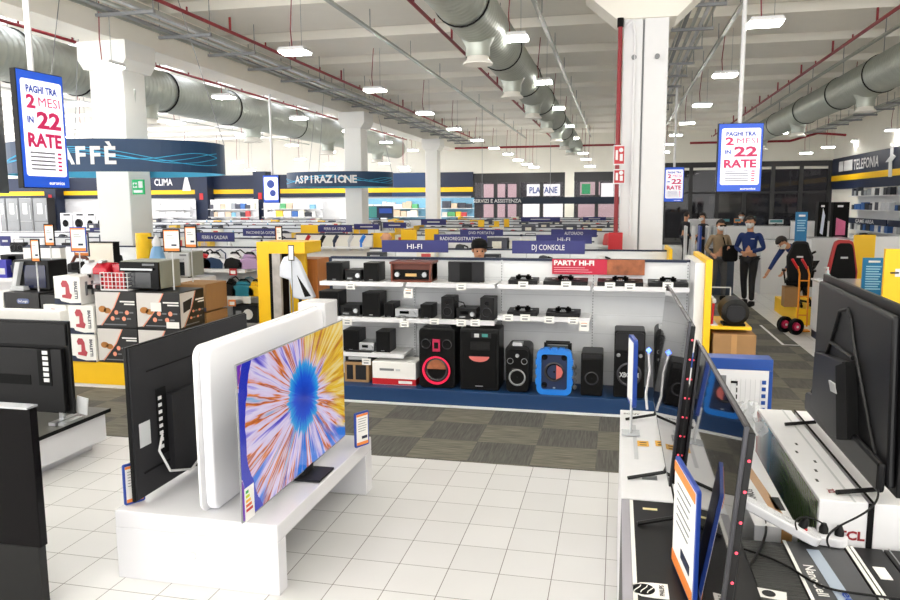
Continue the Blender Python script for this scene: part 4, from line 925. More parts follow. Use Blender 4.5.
# ------------------------------------------------------------------ left island: cartons, ovens, machines
IYF = 7.3
t = thing('plinth', 'low yellow base under the stacked oven cartons', 'base', (-5.6, IYF, 0))
MB().box(-2.6, 1.3, 0, 1.0, .03, .29, yellow).build('platform', t, bevel=.004); MB().box(-2.6, 1.3, .02, .98, 0, .03, white).build('white_foot', t)
bread = M('bread crust', 'b5793c', .7, noise=.3, nscale=20); cart_black = M('carton black', '1b1a1b', .45, noise=.08); salmon = M('salmon print', 'ee9a7c', .5)
def oven_carton(label, X0, X1, z0, z1, Y=IYF+.01, dep=.5, side=False, sticker=False):
    w_, h = X1-X0, z1-z0
    t = thing('oven_carton', label, 'box', (X0, Y, z0))
    MB().box(0, w_, 0, dep, 0, h, cart_black).build('carton', t, bevel=.003)
    def face(PP, ww):
        P = lambda u, v: PP(u, v, .002)
        q = MB(); q.face([P(.01, .97), P(.62, .97), P(.45, .55), P(.12, .06), P(.01, .04)], M('carton pale', 'd8d4d0', .6)); q.build('pale_field', t); P = lambda u, v: PP(u, v, .004)
        q = MB(); q.face([P(.62, .97), P(.65, .97), P(.48, .55), P(.15, .05), P(.12, .05), P(.45, .55)], salmon)
        for u, v in ((.52, .42), (.78, .42), (.42, .25), (.7, .25)):
            q.face([P(u+.05*math.cos(k*PI/6), v+.05*ww/h*math.sin(k*PI/6)) for k in range(12)], salmon)
        q.build('salmon_marks', t)
        q = MB(); q.face([P(.62, .74), P(.98, .74), P(.98, .70), P(.62, .70)], paper); q.face([P(.72, .67), P(.98, .67), P(.98, .63), P(.72, .63)], paper)
        for u, v in ((.59, .42), (.84, .42), (.49, .25), (.77, .25)): q.face([P(u, v-.02), P(u+.1, v-.02), P(u+.1, v+.02), P(u, v+.02)], print_grey)
        q.face([P(.2, .1), P(.75, .1), P(.75, .07), P(.2, .07)], print_grey); q.build('print', t)
        if ww > .3:
            q = MB(); q.face([P(.1+.0*k+.1*math.cos(k*PI/7)+.08, .5+.09*math.sin(k*PI/7)) for k in range(14)], bread); q.face([P(.3+.09*math.cos(k*PI/7), .46+.08*math.sin(k*PI/7)) for k in range(14)], bread); q.build('bread_picture', t)
        else:
            q = MB(); q.face([P(.12, .72), P(.5, .8), P(.4, .5), P(.12, .42)], darkgrey); q.build('oven_picture', t)
    face(lambda u, v, d_: (u*w_, -d_, v*h), w_)
    if side: face(lambda u, v, d_: (w_+d_, u*dep, v*h), .29)
    if sticker: MB().box(w_*.34, w_*.58, -.008, -.004, h*.48, h*.72, paper).box(w_*.68, w_*.97, -.006, -.004, h*.03, h*.2, paper).build('sticker', t)
def ix(px_, Y=IYF, py_=325): return at(px_, py_, Y=Y).x
zA, zB, zC = .295, .705, 1.125
xa, xb, xc = ix(96), ix(137), ix(181)
oven_carton('black and pale oven carton, lower row next to the red machine cartons', xa, xb-.01, zA, zB-.005)
oven_carton('black and pale oven carton, upper row next to the red machine cartons', xa, xb-.01, zB, zC)
oven_carton('lower row oven carton behind the standing TV back', xb, xc-.01, zA, zB-.005, side=True)
oven_carton('upper row oven carton with white sticker, under the oven', xb, xc-.01, zB, zC, side=True, sticker=True)
pink_red = M('machine red', 'b8434f', .4)
def coffee_carton(label, X0, X1, z0, z1, Y=IYF-.02):
    w_, h = X1-X0, z1-z0; t = thing('coffee_machine_carton', label, 'box', (X0, Y, z0))
    MB().box(0, w_, 0, .38, 0, h, paper).build('carton', t, bevel=.003)
    q = MB(); q.prism([(x*w_, z*h) for x, z in ((.3, .25), (.62, .2), (.68, .35), (.6, .42), (.58, .7), (.5, .85), (.35, .86), (.28, .74), (.32, .62), (.45, .62), (.44, .36), (.3, .34))], 'Y', -.004, -.002, pink_red); q.build('machine_picture', t)
    q = MB(); q.prism([(0, 0), (w_, 0), (w_, h*.07), (w_*.6, h*.05), (w_*.25, h*.12), (w_*.2, h*.2), (0, h*.22)], 'Y', -.003, -.0015, navy); q.build('blue_swoosh', t)
    text('BIALETTI', w_*.11, navy, t, (w_*.84, -.004, h*.52), width=h*.62, rot=(PI/2, PI/2, 0), bold=.03)
    q = MB()
    for k in range(3): q.box(w_+.001, w_+.003, .08+k*.1, .12+k*.1, h*.3, h*.8, print_grey)
    q.build('side_print', t)
e1, e2, e3 = ix(48), ix(72), ix(96)
coffee_carton('red coffee machine carton, bottom of the white carton column', ix(70), e3-.01, .295, .615)
coffee_carton('red coffee machine carton, middle of the white carton column', ix(70), e3-.01, .62, .955)
coffee_carton('red coffee machine carton showing half behind the dark TV', ix(46), ix(69), .62, .955)
coffee_carton('red coffee machine carton hidden low behind the dark TV', ix(46), ix(69), .295, .615)
coffee_carton('red coffee machine carton, topmost of the white cartons', ix(58), ix(84), .96, 1.285)
for lb, x0, x1, z0, z1 in (('black coffee machine carton with oval badge', 5, 40, .72, 1.08), ('second black coffee machine carton behind the white ones', 41, 57, .72, 1.06), ('black carton under the one with oval badge', 5, 40, .3, .71)):
    t = thing('black_carton', lb, 'box', (ix(x0), IYF+.02, z0)); w_ = ix(x1)-ix(x0)-.01; h = z1-z0
    MB().box(0, w_, 0, .4, 0, h, cart_black).build('carton', t, bevel=.004)
    if z0 > .5 and x0 == 5: MB().prism(rrect(.17, .06, .028, cx=w_*.55, cy=h*.72), 'Y', -.004, -.002, M('badge blue', '5a6a9a', .4)).build('badge', t); text("De'Longhi", .028, white, t, (w_*.55, -.006, h*.72), width=.13)
    q = MB(); q.box(w_*.15, w_*.4, -.003, -.001, h*.1, h*.4, print_grey); q.box(w_*.5, w_*.9, -.003, -.001, h*.4, h*.46, lightgrey); q.box(w_*.5, w_*.7, -.003, -.001, h*.08, h*.33, midgrey); q.build('print', t)
o = prod_box('white carton with blue corner at the picture edge', ix(-6), ix(4), IYF+.02, .4, .72, .36, paper, brightblue)
# ovens
def oven(label, px0, px1, py0, py1, Y, z0, dep, kind=0):
    a, b = at(px0, py1, Y=Y).x, at(px1, py1, Y=Y).x; w_ = b-a; h = at(px0, py0, Y=Y).z-z0
    t = thing('microwave_oven', label, 'oven', (a, Y, z0)); stone = M('oven casing', '8e9084', .45, noise=.04)
    MB().box(0, w_, .02, dep, .02, h, stone).box(.03, .07, .05, .1, 0, .02, black).box(w_-.07, w_-.03, .05, .1, 0, .02, black).build('casing', t, bevel=.006)
    MB().box(.0, w_, -.01, .02, .02, h-.01, glass_dark if not kind else lightgrey).build('door', t, bevel=.004)
    MB().box(.04, w_-.06, -.04, -.028, h*.7, h*.76, silver).build('handle', t)
    MB().box(.05, w_*.8, -.014, -.01, h*.1, h*.62, M('oven window', '23262a', .08)).build('window_glass', t)
    MB().box(w_*.6, w_*.9, -.014, -.01, h*.85, h*.92, print_grey).build('controls', t)
oven('black glass front oven standing on the cartons', 121, 160, 261, 290, 7.42, zC, .42)
oven('grey microwave oven farther back under two price cards', 168, 190, 252, 277, 8.75, 1.13, .35, 1)
st = thing('display_stand', 'white shelf block under the farther microwave', 'stand', (at(180, 280, Y=8.75).x, 8.75, 0)); MB().box(-.3, .3, 0, .4, .0, 1.13, white).build('body', st)
# brown cartons on the end
for i, (z0, z1) in enumerate(((.15, .45), (.45, .79), (.80, 1.14))):
    Y = 8.05; a, b = at(174, 300, Y=Y).x, at(206, 300, Y=Y).x
    t = thing('brown_carton', ['brown carton at the bottom of the brown stack', 'brown carton in the middle of the brown stack', 'brown carton on top of the brown stack'][i], 'box', (a, Y, z0))
    MB().box(0, b-a, 0, .5, 0, z1-z0-.008, card).build('carton', t, bevel=.004)
    MB().box(0, b-a, -.003, -.001, 0, .05, M('slate strip', '565a72', .5)).build('strip', t); MB().box((b-a)*.7, (b-a)*.85, -.003, -.001, .2, .26, darkgrey).box((b-a)*.3, (b-a)*.45, -.003, -.001, .15, .22, M('card print', '8f6a44')).build('print', t)
o = MB().box(at(174, 300, Y=8.05).x-.03, at(206, 300, Y=8.05).x+.03, 8.0, 8.6, 0, .15, blue).build('carton_plinth'); tag(o, 'blue plinth under the brown carton stack', 'plinth')
# capsule machines, steamers and baskets on top of the island
def capsule(label, px_, py_, z, m_, s_=1):
    p = at(px_, py_, Y=7.42); t = thing('capsule_machine', label, 'coffee machine', (p.x, 7.42, z))
    MB().prism([(0, 0), (.26, 0), (.28, .16), (.22, .29), (.08, .31), (-.02, .24), (-.02, .17), (.09, .17), (.11, .06), (0, .05)], 'X', -.08*s_, .08*s_, m_).build('body', t, bevel=.02, seg=3)
    MB().box(-.06, .06, -.03, .1, .0, .05, black).build('drip_tray', t, bevel=.008); MB().cyl((0, .03, .17), (0, .03, .13), .02, black).build('spout', t); MB().box(-.03, .03, .0, .1, .3, .33, silver).build('lever', t, bevel=.005)
capsule('red capsule coffee machine with black opening', 101, 283, 1.13, M('gloss red', 'c2182e', .25, coat=.4), 1.2)
capsule('white capsule coffee machine beside the red one', 88, 283, 1.13, gloss_white)
t = thing('hand_steamer', 'dark grey iron with open handle lying above the capsule machines', 'iron', (at(76, 255, Y=7.7).x, 7.7, 1.29))
MB().prism([(-.14, 0), (.16, 0), (.15, .05), (-.05, .13), (-.14, .1)], 'Y', 0, .12, darkgrey, midgrey).build('body', t, bevel=.012); MB().tube([(-.12, .06, .1), (-.06, .06, .19), (.1, .06, .17), (.13, .06, .07)], .018, mahogany, 8).build('handle', t, smooth=True)
MB().prism([(-.14, 0), (-.08, 0), (-.12, -.12), (-.2, -.16)], 'Y', .02, .1, lightgrey).build('stand', t)
pc = at(70, 285, Y=7.7)
t = thing('coffee_machine', 'black arched coffee machine left of the white one', 'coffee machine', (at(79, 285, Y=7.6).x, 7.6, 1.13))
MB().prism([(-.1, 0), (.1, 0), (.1, .22), (.04, .3), (-.1, .28), (-.1, .2), (-.02, .2), (.0, .08), (-.1, .06)], 'Y', 0, .22, black2).build('body', t, bevel=.015)
t = thing('coffee_machine', 'large black espresso machine with dark blue glass front', 'coffee machine', (at(30, 285, Y=7.5).x, 7.5, 1.085))
MB().box(-.26, .24, .04, .36, 0, .36, black).build('casing', t, bevel=.015); MB().box(-.1, .2, .03, .04, .03, .3, M('blue glass', '10183a', .05)).build('front_glass', t); MB().prism([(-.26, .0), (-.2, .0), (-.1, .34), (-.17, .34)], 'Y', -.02, .04, lightgrey).build('chrome_side', t); MB().box(-.24, -.05, -.05, .05, .0, .05, lightgrey).build('cup_tray', t)
t = thing('wire_basket', 'white wire basket heaped with red goods', 'basket', (at(118, 285, Y=7.4).x, 7.34, 1.13))
q = MB()
for k in range(8): q.tube([(-.18+k*.05, 0, 0), (-.18+k*.05, 0, .2)], .005, white, 4)
for k in range(5): q.tube([(-.18, 0, k*.05), (.17, 0, k*.05)], .005, white, 4)
for s_ in (-.18, .17):
    for k in range(5): q.tube([(s_, 0, k*.05), (s_, .25, k*.05)], .005, white, 4)
q.box(-.18, .17, 0, .25, 0, .01, white); q.build('wires', t)
for i, (x, y_, z, w2, h2, m_) in enumerate(((-.12, .05, .012, .13, .16, red), (.03, .05, .012, .12, .2, red), (-.05, .14, .012, .14, .27, M('gloss red')), (.09, .15, .012, .08, .28, M('pale red', 'e0605c')))):
    o = MB().box(-w2/2, w2/2, 0, .08, 0, h2, m_).build('red_pack', loc=(t.location.x+x, t.location.y+y_, 1.13+z)); tag(o, 'red pack standing in the white wire basket', 'pack', 'red packs in the wire basket')
def card_stand(label, px_, py0, py1, hw, Y, zf, frame=black2):
    a = at(px_, py1, Y=Y); b = at(px_, py0, Y=Y); w_ = abs(at(px_+hw, py1, Y=Y).x-a.x); h_ = b.z-a.z
    t = thing('price_sign', label, 'price tag', (a.x, Y, a.z)); MB().box(-w_, w_, 0, .012, 0, h_, frame).build('frame', t)
    MB().box(-w_+.012, w_-.012, -.003, 0, .012, h_-.012, paper).build('card', t); MB().box(-w_+.012, w_-.012, -.005, -.003, .012, h_*.16, orange).box(-w_+.012, w_-.012, -.005, -.003, h_*.9, h_-.012, orange).box(-w_+.012, -w_+.02, -.005, -.003, .012, h_-.012, orange).build('orange_border', t)
    MB().box(-w_*.5, w_*.4, -.006, -.003, h_*.6, h_*.62, print_grey).box(-w_*.5, w_*.2, -.006, -.003, h_*.7, h_*.72, print_grey).box(0, w_*.6, -.006, -.003, h_*.26, h_*.34, navy).build('print', t)
    MB().cyl((0, .006, 0), (0, .006, zf-a.z), .008, lightgrey, 6).build('stem', t)
card_stand('slim price card before the black espresso machine', 36, 239, 262, 4.5, 7.3, 1.1)
card_stand('price card standing above the black iron', 50, 224, 246, 5, 7.7, 1.13)
card_stand('largest price card above the red capsule machine', 79, 227, 252, 8, 7.6, 1.13, brightblue)
card_stand('second price card behind the largest one', 82, 233, 256.5, 7.5, 7.85, 1.13, navy)
card_stand('square price card above the black glass oven', 172, 229, 252, 8.5, 7.5, 1.13)
card_stand('price card above the grey microwave', 191, 226, 248, 6, 8.3, 1.13)
card_stand('slim price card before the second gondola row', 279, 226, 243, 3.5, 9.0, 0.0)
# smaller things behind the island
t = thing('display_table', 'white rear table of the coffee island', 'table', (at(30, 260, Y=9).x, 9, 0)); MB().box(-3.2, 1.9, 0, .8, 1.0, 1.05, white).box(-3.1, 1.8, .3, .5, 0, 1.0, white).build('top', t)
zt2 = 1.05
for i, (px_, cls, m_) in enumerate(((6, 1, black), (13, 1, darkgrey), (3, 0, M('violet pack', '3c3aa8')), (11, 0, M('violet pack')), (20, 0, navy), (5, 2, crimson), (105, 1, black), (117, 0, red))):
    p = at(px_, 262, Y=9.1); 
    if cls == 1:
        t = thing('food_mixer', '%s kitchen machine on the rear table, %s' % (['black', 'dark', '', '', '', '', 'black'][i] or 'black', ['at the very picture edge', 'next to violet packs', '', '', '', '', 'behind the wire basket'][i]), 'kitchen machine', (p.x, 9.15, zt2))
        MB().prism([(-.15, 0), (.15, 0), (.12, .05), (.1, .2), (.16, .24), (.14, .34), (-.16, .33), (-.15, .25), (0, .22), (0, .06), (-.15, .05)], 'Y', 0, .15, m_).build('body', t, bevel=.02)
        MB().lathe([(0, .06), (.08, .07), (.1, .18), (.09, .18)], silver, (-.07, .07, 0)).build('bowl', t, smooth=True)
    else:
        o = MB().box(-.1, .1, 0, .15, 0, .2+.03*(i % 3), m_).box(-.07, .07, -.003, 0, .05, .14, lightgrey).build('small_carton', loc=(p.x, 9.05+.2*(i % 2), zt2)); tag(o, ['', '', 'violet carton nearest the picture edge', 'violet carton second from the picture edge', 'navy carton behind the slim price card', 'crimson carton at the picture edge', '', 'red carton behind the wire basket'][i], 'box')
a, b = at(24, 263, Y=8.6), at(60, 248, Y=8.6); o = thing('folded_display', 'white flat display case with dark rim behind espresso machine', 'display', ((a.x+b.x)/2, 8.6, 0)); MB().box(a.x-o.location.x, b.x-o.location.x, 0, .1, 0, b.z, white).build('case', o); MB().box(a.x-o.location.x, b.x-o.location.x, -.01, .11, b.z, b.z+.015, navy).build('rim', o)
a, b = at(90, 262, Y=8.8), at(113, 243, Y=8.8); o = thing('folded_display', 'cream upright board with thin black rim by the column', 'display', ((a.x+b.x)/2, 8.8, 0)); MB().box(a.x-o.location.x, b.x-o.location.x, 0, .1, 0, b.z, M('cream board')).build('case', o); MB().box(a.x-o.location.x, b.x-o.location.x+.02, -.01, .11, b.z, b.z+.015, black2).box(b.x-o.location.x, b.x-o.location.x+.015, -.01, .11, 0, b.z, black2).build('rim', o)
t = thing('bottled_goods', 'x', 'jug', (at(157, 250, Y=9.9).x, 9.9, Z1)); t['label'] = 'pale blue humidifier with white spray head by the column'; t.name = 'humidifier'
MB().lathe([(0, 0), (.12, 0), (.13, .1), (.08, .3), (.05, .34), (0, .34)], M('pale blue', '7fb0dc', .3), n=20).build('tank', t, smooth=True); MB().lathe([(0, .34), (.06, .34), (.07, .4), (.02, .5), (0, .5)], white, n=16).box(-.14, -.03, -.01, .01, .45, .48, darkgrey).build('head', t, smooth=True)

# ------------------------------------------------------------------ TV benches
def screen_mat():
    m = bpy.data.materials.new('iris demo picture'); m.use_nodes = True; nt = m.node_tree; b = nt.nodes['Principled BSDF']; L = nt.links.new
    tc = nt.nodes.new('ShaderNodeTexCoord'); sp = nt.nodes.new('ShaderNodeSeparateXYZ'); L(tc.outputs['Object'], sp.inputs[0])
    def mth(op, a, bb=None, cl=False):
        n = nt.nodes.new('ShaderNodeMath'); n.operation = op; n.use_clamp = cl
        for i, v in enumerate((a, bb)):
            if v is None: continue
            if isinstance(v, (int, float)): n.inputs[i].default_value = v
            else: L(v, n.inputs[i])
        return n.outputs[0]
    def mix(f, a, bb):
        n = nt.nodes.new('ShaderNodeMix'); n.data_type = 'RGBA'; L(f, n.inputs[0])
        for i, v in ((6, a), (7, bb)):
            if isinstance(v, tuple): n.inputs[i].default_value = v
            else: L(v, n.inputs[i])
        return n.outputs[2]
    u = mth('SUBTRACT', sp.outputs[1], .06); v = mth('SUBTRACT', sp.outputs[2], .05)
    r = mth('SQRT', mth('ADD', mth('MULTIPLY', u, u), mth('MULTIPLY', v, v)))
    cu = mth('DIVIDE', u, mth('MAXIMUM', r, .01)); cv = mth('DIVIDE', v, mth('MAXIMUM', r, .01))
    def streak(sa, sr, seed, det=3):
        c = nt.nodes.new('ShaderNodeCombineXYZ'); L(mth('MULTIPLY', cu, sa), c.inputs[0]); L(mth('MULTIPLY', cv, sa), c.inputs[1]); L(mth('ADD', mth('MULTIPLY', r, sr), seed), c.inputs[2])
        n = nt.nodes.new('ShaderNodeTexNoise'); n.inputs['Scale'].default_value = 1; n.inputs['Detail'].default_value = det; L(c.outputs[0], n.inputs['Vector']); return n.outputs['Fac']
    s1 = streak(11, 1.8, 0); s2 = streak(6, 1.6, 9); s3 = streak(15, 2.2, 20)
    ramp = nt.nodes.new('ShaderNodeValToRGB'); cr = ramp.color_ramp; L(s1, ramp.inputs[0])
    cols = [(.28, '4a3fc8'), (.36, 'a99af0'), (.43, 'efe4ff'), (.51, 'e6cdf0'), (.545, 'f08a34'), (.585, 'b0481c'), (.63, 'e9c9d8'), (.75, '3fb3f0')]
    cr.elements[0].position = cols[0][0]; cr.elements[0].color = lin(cols[0][1]); cr.elements[1].position = cols[-1][0]; cr.elements[1].color = lin(cols[-1][1])
    for p, c in cols[1:-1]: e = cr.elements.new(p); e.color = lin(c)
    yr = nt.nodes.new('ShaderNodeValToRGB'); cr = yr.color_ramp; L(s3, yr.inputs[0])
    cr.elements[0].position = .36; cr.elements[0].color = lin('fbe9a8'); cr.elements[1].position = .68; cr.elements[1].color = lin('c2701a'); e = cr.elements.new(.5); e.color = lin('f7c81e')
    # upper right turns yellow
    fy = mth('ADD', mth('MULTIPLY', u, 2.6), mth('MULTIPLY', v, 2.2)); fy = mth('ADD', mth('SUBTRACT', fy, .55), mth('MULTIPLY', mth('SUBTRACT', s2, .5), 2.2), ); fy = mth('MULTIPLY', mth('ADD', fy, 0), 2.5, True)
    c0 = mix(fy, ramp.outputs[0], yr.outputs[0])
    # lower half gains blue rays
    fb = mth('MULTIPLY', mth('SUBTRACT', mth('SUBTRACT', mth('MULTIPLY', s2, 1.0), mth('MULTIPLY', v, .45)), .68), 9, True)
    c1 = mix(fb, c0, lin('2a7ee8'))
    # dark blue arc on the left
    rr = mth('ADD', mth('ABSOLUTE', mth('SUBTRACT', mth('ADD', r, mth('MULTIPLY', s2, .06)), .82)), 0)
    fa = mth('MULTIPLY', mth('LESS_THAN', rr, .045), mth('LESS_THAN', u, -.3))
    c2 = mix(fa, c1, lin('1f2fc0'))
    fo = mth('MULTIPLY', mth('GREATER_THAN', mth('ADD', r, mth('MULTIPLY', s2, .06)), .87), mth('LESS_THAN', u, -.3))
    c2 = mix(fo, c2, lin('7a2bb8'))
    # centre
    rc = mth('ADD', r, mth('MULTIPLY', mth('SUBTRACT', s3, .5), .16))
    ir = nt.nodes.new('ShaderNodeValToRGB'); cr = ir.color_ramp; L(mth('MULTIPLY', rc, 4.2), ir.inputs[0]); cr.elements[0].color = lin('0d2fb4'); cr.elements[1].color = lin('35c0f2'); e = cr.elements.new(.55); e.color = lin('0f52e0')
    fc = mth('MULTIPLY', mth('SUBTRACT', .235, rc), 40, True)
    c3 = mix(fc, c2, ir.outputs[0])
    b.inputs['Base Color'].default_value = (0.01, .01, .01, 1); b.inputs['Roughness'].default_value = .12
    L(c3, b.inputs['Emission Color']); b.inputs['Emission Strength'].default_value = .62
    return m
t = thing('tv_bench', 'long white display bench with panel legs, carrying three-sided TVs', 'bench', (-2.22, 3.45, 0)); t['label'] = 'long white display bench with panel legs under the colourful TV'
MB().box(-.5, .49, 0, 1.55, .30, .40, gloss_white).build('top', t, bevel=.006)
MB().box(-.5, .49, 0, .1, 0, .30, gloss_white).build('leg', t, bevel=.004); MB().box(-.5, .49, 1.42, 1.55, 0, .30, gloss_white).build('leg', t, bevel=.004)
MB().box(.49-.9, .49, 0, .002, -.0, .0, white)
MB().lathe([(.022, -.004), (.02, -.007), (0, -.007)], white, (-.02, 0, .18), axis='Y').build('cap', t)
MB().box(-.3, -.27, .1, 1.42, .0, .30, gloss_white).build('centre_board', t)
t = thing('divider_panel', 'tall glossy white rounded divider between the back-to-back TVs', 'panel', (-2.13, 4.34, .40))
MB().prism([(y_, z) for y_, z in rrect(1.62, .935, .07, cx=.0, cy=.4675)], 'X', -.07, -.01, M('backlit acrylic', 'fbfbff', .12, emit=.06)).build('slab', t, bevel=.02, seg=3)
MB().prism([(y_, z) for y_, z in rrect(1.68, .945, .07, cx=.0, cy=.47)], 'X', -.088, -.07, white).box(-.06, .0, .81, .83, -.0, .7, white).build('rear_frame', t, bevel=.006)
o = thing('end_block', 'tall white block closing the far end of the bench divider', 'panel', (at(313, 320, Y=5.15).x, 5.15, .0)); MB().box(-.12, .1, 0, .25, 0, 1.36, gloss_white).build('block', o, bevel=.006); MB().box(-.125, -.12, .02, .23, .05, 1.3, white).build('side_sheet', o)
# colourful TV
def tv(name, label, X, Y0, Y1, z0, z1, facing, tilt=0, thick=.03):
    """flat screen in a Y-Z plane; facing +1 looks toward +X"""
    t = thing(name, label, 'television', (X, (Y0+Y1)/2, z0)); hy = (Y1-Y0)/2; h = z1-z0
    return t, hy, h
t, hy, h = tv('television', 'large colourful television on the white bench, stand at centre', -1.86, 3.33, 4.82, .45, 1.295, 1)
MB().box(-.014, -.004, -hy, hy, 0, h, midgrey).build('frame', t, bevel=.004)
o = MB().box(-.004, 0, -hy+.008, hy-.008, -h/2+.012, h/2-.008, screen_mat()).build('display', t, loc=(0, 0, h/2))
MB().box(-.06, -.014, -hy*.8, hy*.8, .05, h*.7, black).build('rear_cover', t)
MB().prism([(-.16, -.045), (.12, -.045), (.12, -.03), (-.16, -.03)], 'Y', -.02, .22, darkgrey).box(-.05, -.0, .03, .17, -.04, .02, darkgrey).build('stand', t, bevel=.004)
MB().box(.001, .003, -hy+.02, -hy+.12, .0, .18, paper).build('energy_label', t)
q = MB()
for k, c_ in enumerate(('2aa050', 'c8d020', 'f0b020', 'e06020', 'c02020')): q.box(.003, .004, -hy+.03, -hy+.06+.01*k, .15-k*.025, .165-k*.025, M('label %d' % k, c_))
q.build('energy_scale', t)
p = at(349, 447, Z=.4)
def tag_stand(label, x, y_, z0, wy, h, rz, fr=M('frame blue', '2246a0', .35)):
    t = thing('price_sign', label, 'price tag', (x, y_, z0), rz)
    MB().prism(rrect(wy, h, .012, cy=h/2), 'Y', 0, .014, fr).build('frame', t, bevel=.002)
    MB().box(-wy/2+.012, wy/2-.012, -.002, 0, .014, h-.014, paper).build('card', t)
    MB().box(-wy/2+.012, wy/2-.012, -.004, -.002, .014, h*.14, orange).box(-wy/2+.012, wy/2-.012, -.004, -.002, h*.88, h-.014, orange).build('orange_band', t)
    q = MB()
    for k in range(6): q.box(-wy*.3, wy*(.3-.04*(k % 3)), -.004, -.002, h*(.8-k*.07), h*(.812-k*.07), print_grey)
    q.box(-wy*.05, wy*.33, -.004, -.002, h*.22, h*.3, navy); q.build('print', t)
    return t
tag_stand('blue framed price card at the far end of the colourful TV', -1.72, 4.78, .40, .13, .25, math.radians(62))
t = thing('smart_sticker', 'x', 'sign', (0, 0, 0)); bpy.data.objects.remove(t)
# TV seen from behind
t, hy, h = tv('television', 'dark television seen from behind on the white bench', -2.62, 3.5, 4.85, .43, 1.32, -1)
gb = M('tv back grey', '212124', .5, noise=.08, nscale=40, spec=.3)
MB().box(-.02, 0, -hy, hy, 0, h, black).build('panel', t, bevel=.003); MB().box(0, .012, -hy+.008, hy-.008, .01, h-.008, gb).build('rear_cover', t)
t['label'] = 'dark television seen from behind left of the white divider'
q = MB(); q.box(.012, .05, -.35, .6, .08, .55, gb); q.box(.012, .016, -hy+.15, hy-.1, h-.17, h-.163, black2); q.box(.012, .016, -hy+.08, -hy+.5, .14, .15, black2); q.box(.012, .018, -.45, -.36, .2, .6, black2)
for k in range(8): q.box(.018, .022, -.44, -.41, .24+k*.042, .26+k*.042, white)
q.build('ports', t)
MB().box(.0125, .014, -.62, -.52, .30, .44, lightgrey).build('rating_label', t)
MB().tube([(.02, -.42, .32), (.05, -.5, .25), (.06, -.42, .1), (.06, -.2, .03), (.02, 0, .06)], .007, white, 6).build('power_cable', t, smooth=True)
MB().box(-.1, .2, .0, .3, -.03, -.015, black).box(0, .05, .1, .2, -.02, .1, black).build('stand', t)
tag_stand('blue framed price card at the near corner of the dark TV back', -2.665, 3.56, .40, .12, .24, math.radians(60))
# second bench at the left with TV back
bx0, bx1, by0, by1 = -6.2, -4.3, 4.25, 5.95
t = thing('tv_bench', 'white bench with dark grey top under the dark TV back', 'bench', (-5.2, 4.8, 0)); dk_top = M('bench top grey', '55544f', .35, noise=.1)
MB().prism([(-2.2, 0), (.88, 0), (.88, .02), (.35, 1.0), (-2.2, 1.0)], 'Z', 0, 0, dk_top)
q = MB(); q.box(-1.6, .9, -.55, .62, .08, .325, gloss_white); q.build('body', t, bevel=.005)
q = MB(); q.box(-1.6, .93, -.58, .65, .325, .345, dk_top); q.box(.93, .935, -.58, .65, .315, .345, black2); q.build('top', t)
q = MB(); q.box(-1.5, .8, -.45, .55, 0, .08, gloss_white); q.build('foot', t)
t = thing('television', 'dark television back with port strip, standing on the grey topped bench', 'television', (-4.9, 5.0, .42))
MB().box(-1.0, .645, 0, .03, 0, .76, black).build('panel', t, bevel=.004); MB().box(-1.0, .6, -.045, 0, .02, .54, M('tv back black', '0f0f11', .4, noise=.1, nscale=30, spec=.3)).box(-1.0, .63, -.02, 0, .56, .74, M('tv back black')).build('rear_cover', t, bevel=.006)
q = MB(); q.box(.38, .5, -.05, -.045, .24, .54, black2)
for k in range(6): q.box(.43, .48, -.054, -.05, .27+k*.045, .3+k*.045, white)
q.build('ports', t); MB().box(.0, .3, -.05, -.045, .24, .32, black2).build('mount_plate', t)
MB().box(.5, .56, -.12, .16, -.07, -.045, silver).box(.5, .54, .0, .03, -.06, .01, silver).build('foot', t)
MB().box(.57, .63, -.1, .12, -.074, -.05, silver).prism([(.62, 0), (.72, -.02), (.74, .12), (.64, .14)], 'Y', .05, .06, lightgrey).build('stand_cover', t)
MB().box(-.45, -.35, -.1, .16, -.07, -.045, silver).build('foot', t)
o = MB().box(-5.3, -4.62, 5.35, 5.45, .345, 1.2, paper).build('white_board'); tag(o, 'plain white board showing above the dark television', 'board')
# black pedestal at the corner
t = thing('television', 'glossy black upright screen cut by the lowest picture corner', 'television', (-3.2, 3.05, 0))
MB().box(-.6, .345, 0, .05, .35, 1.085, M('gloss black', '060406', .2, spec=.12)).build('panel', t, bevel=.004)
MB().box(-.6, .34, -.012, .06, 1.085, 1.095, silver).build('top_trim', t); MB().box(-.5, .33, .0, .05, 0, .35, black).build('stand', t)

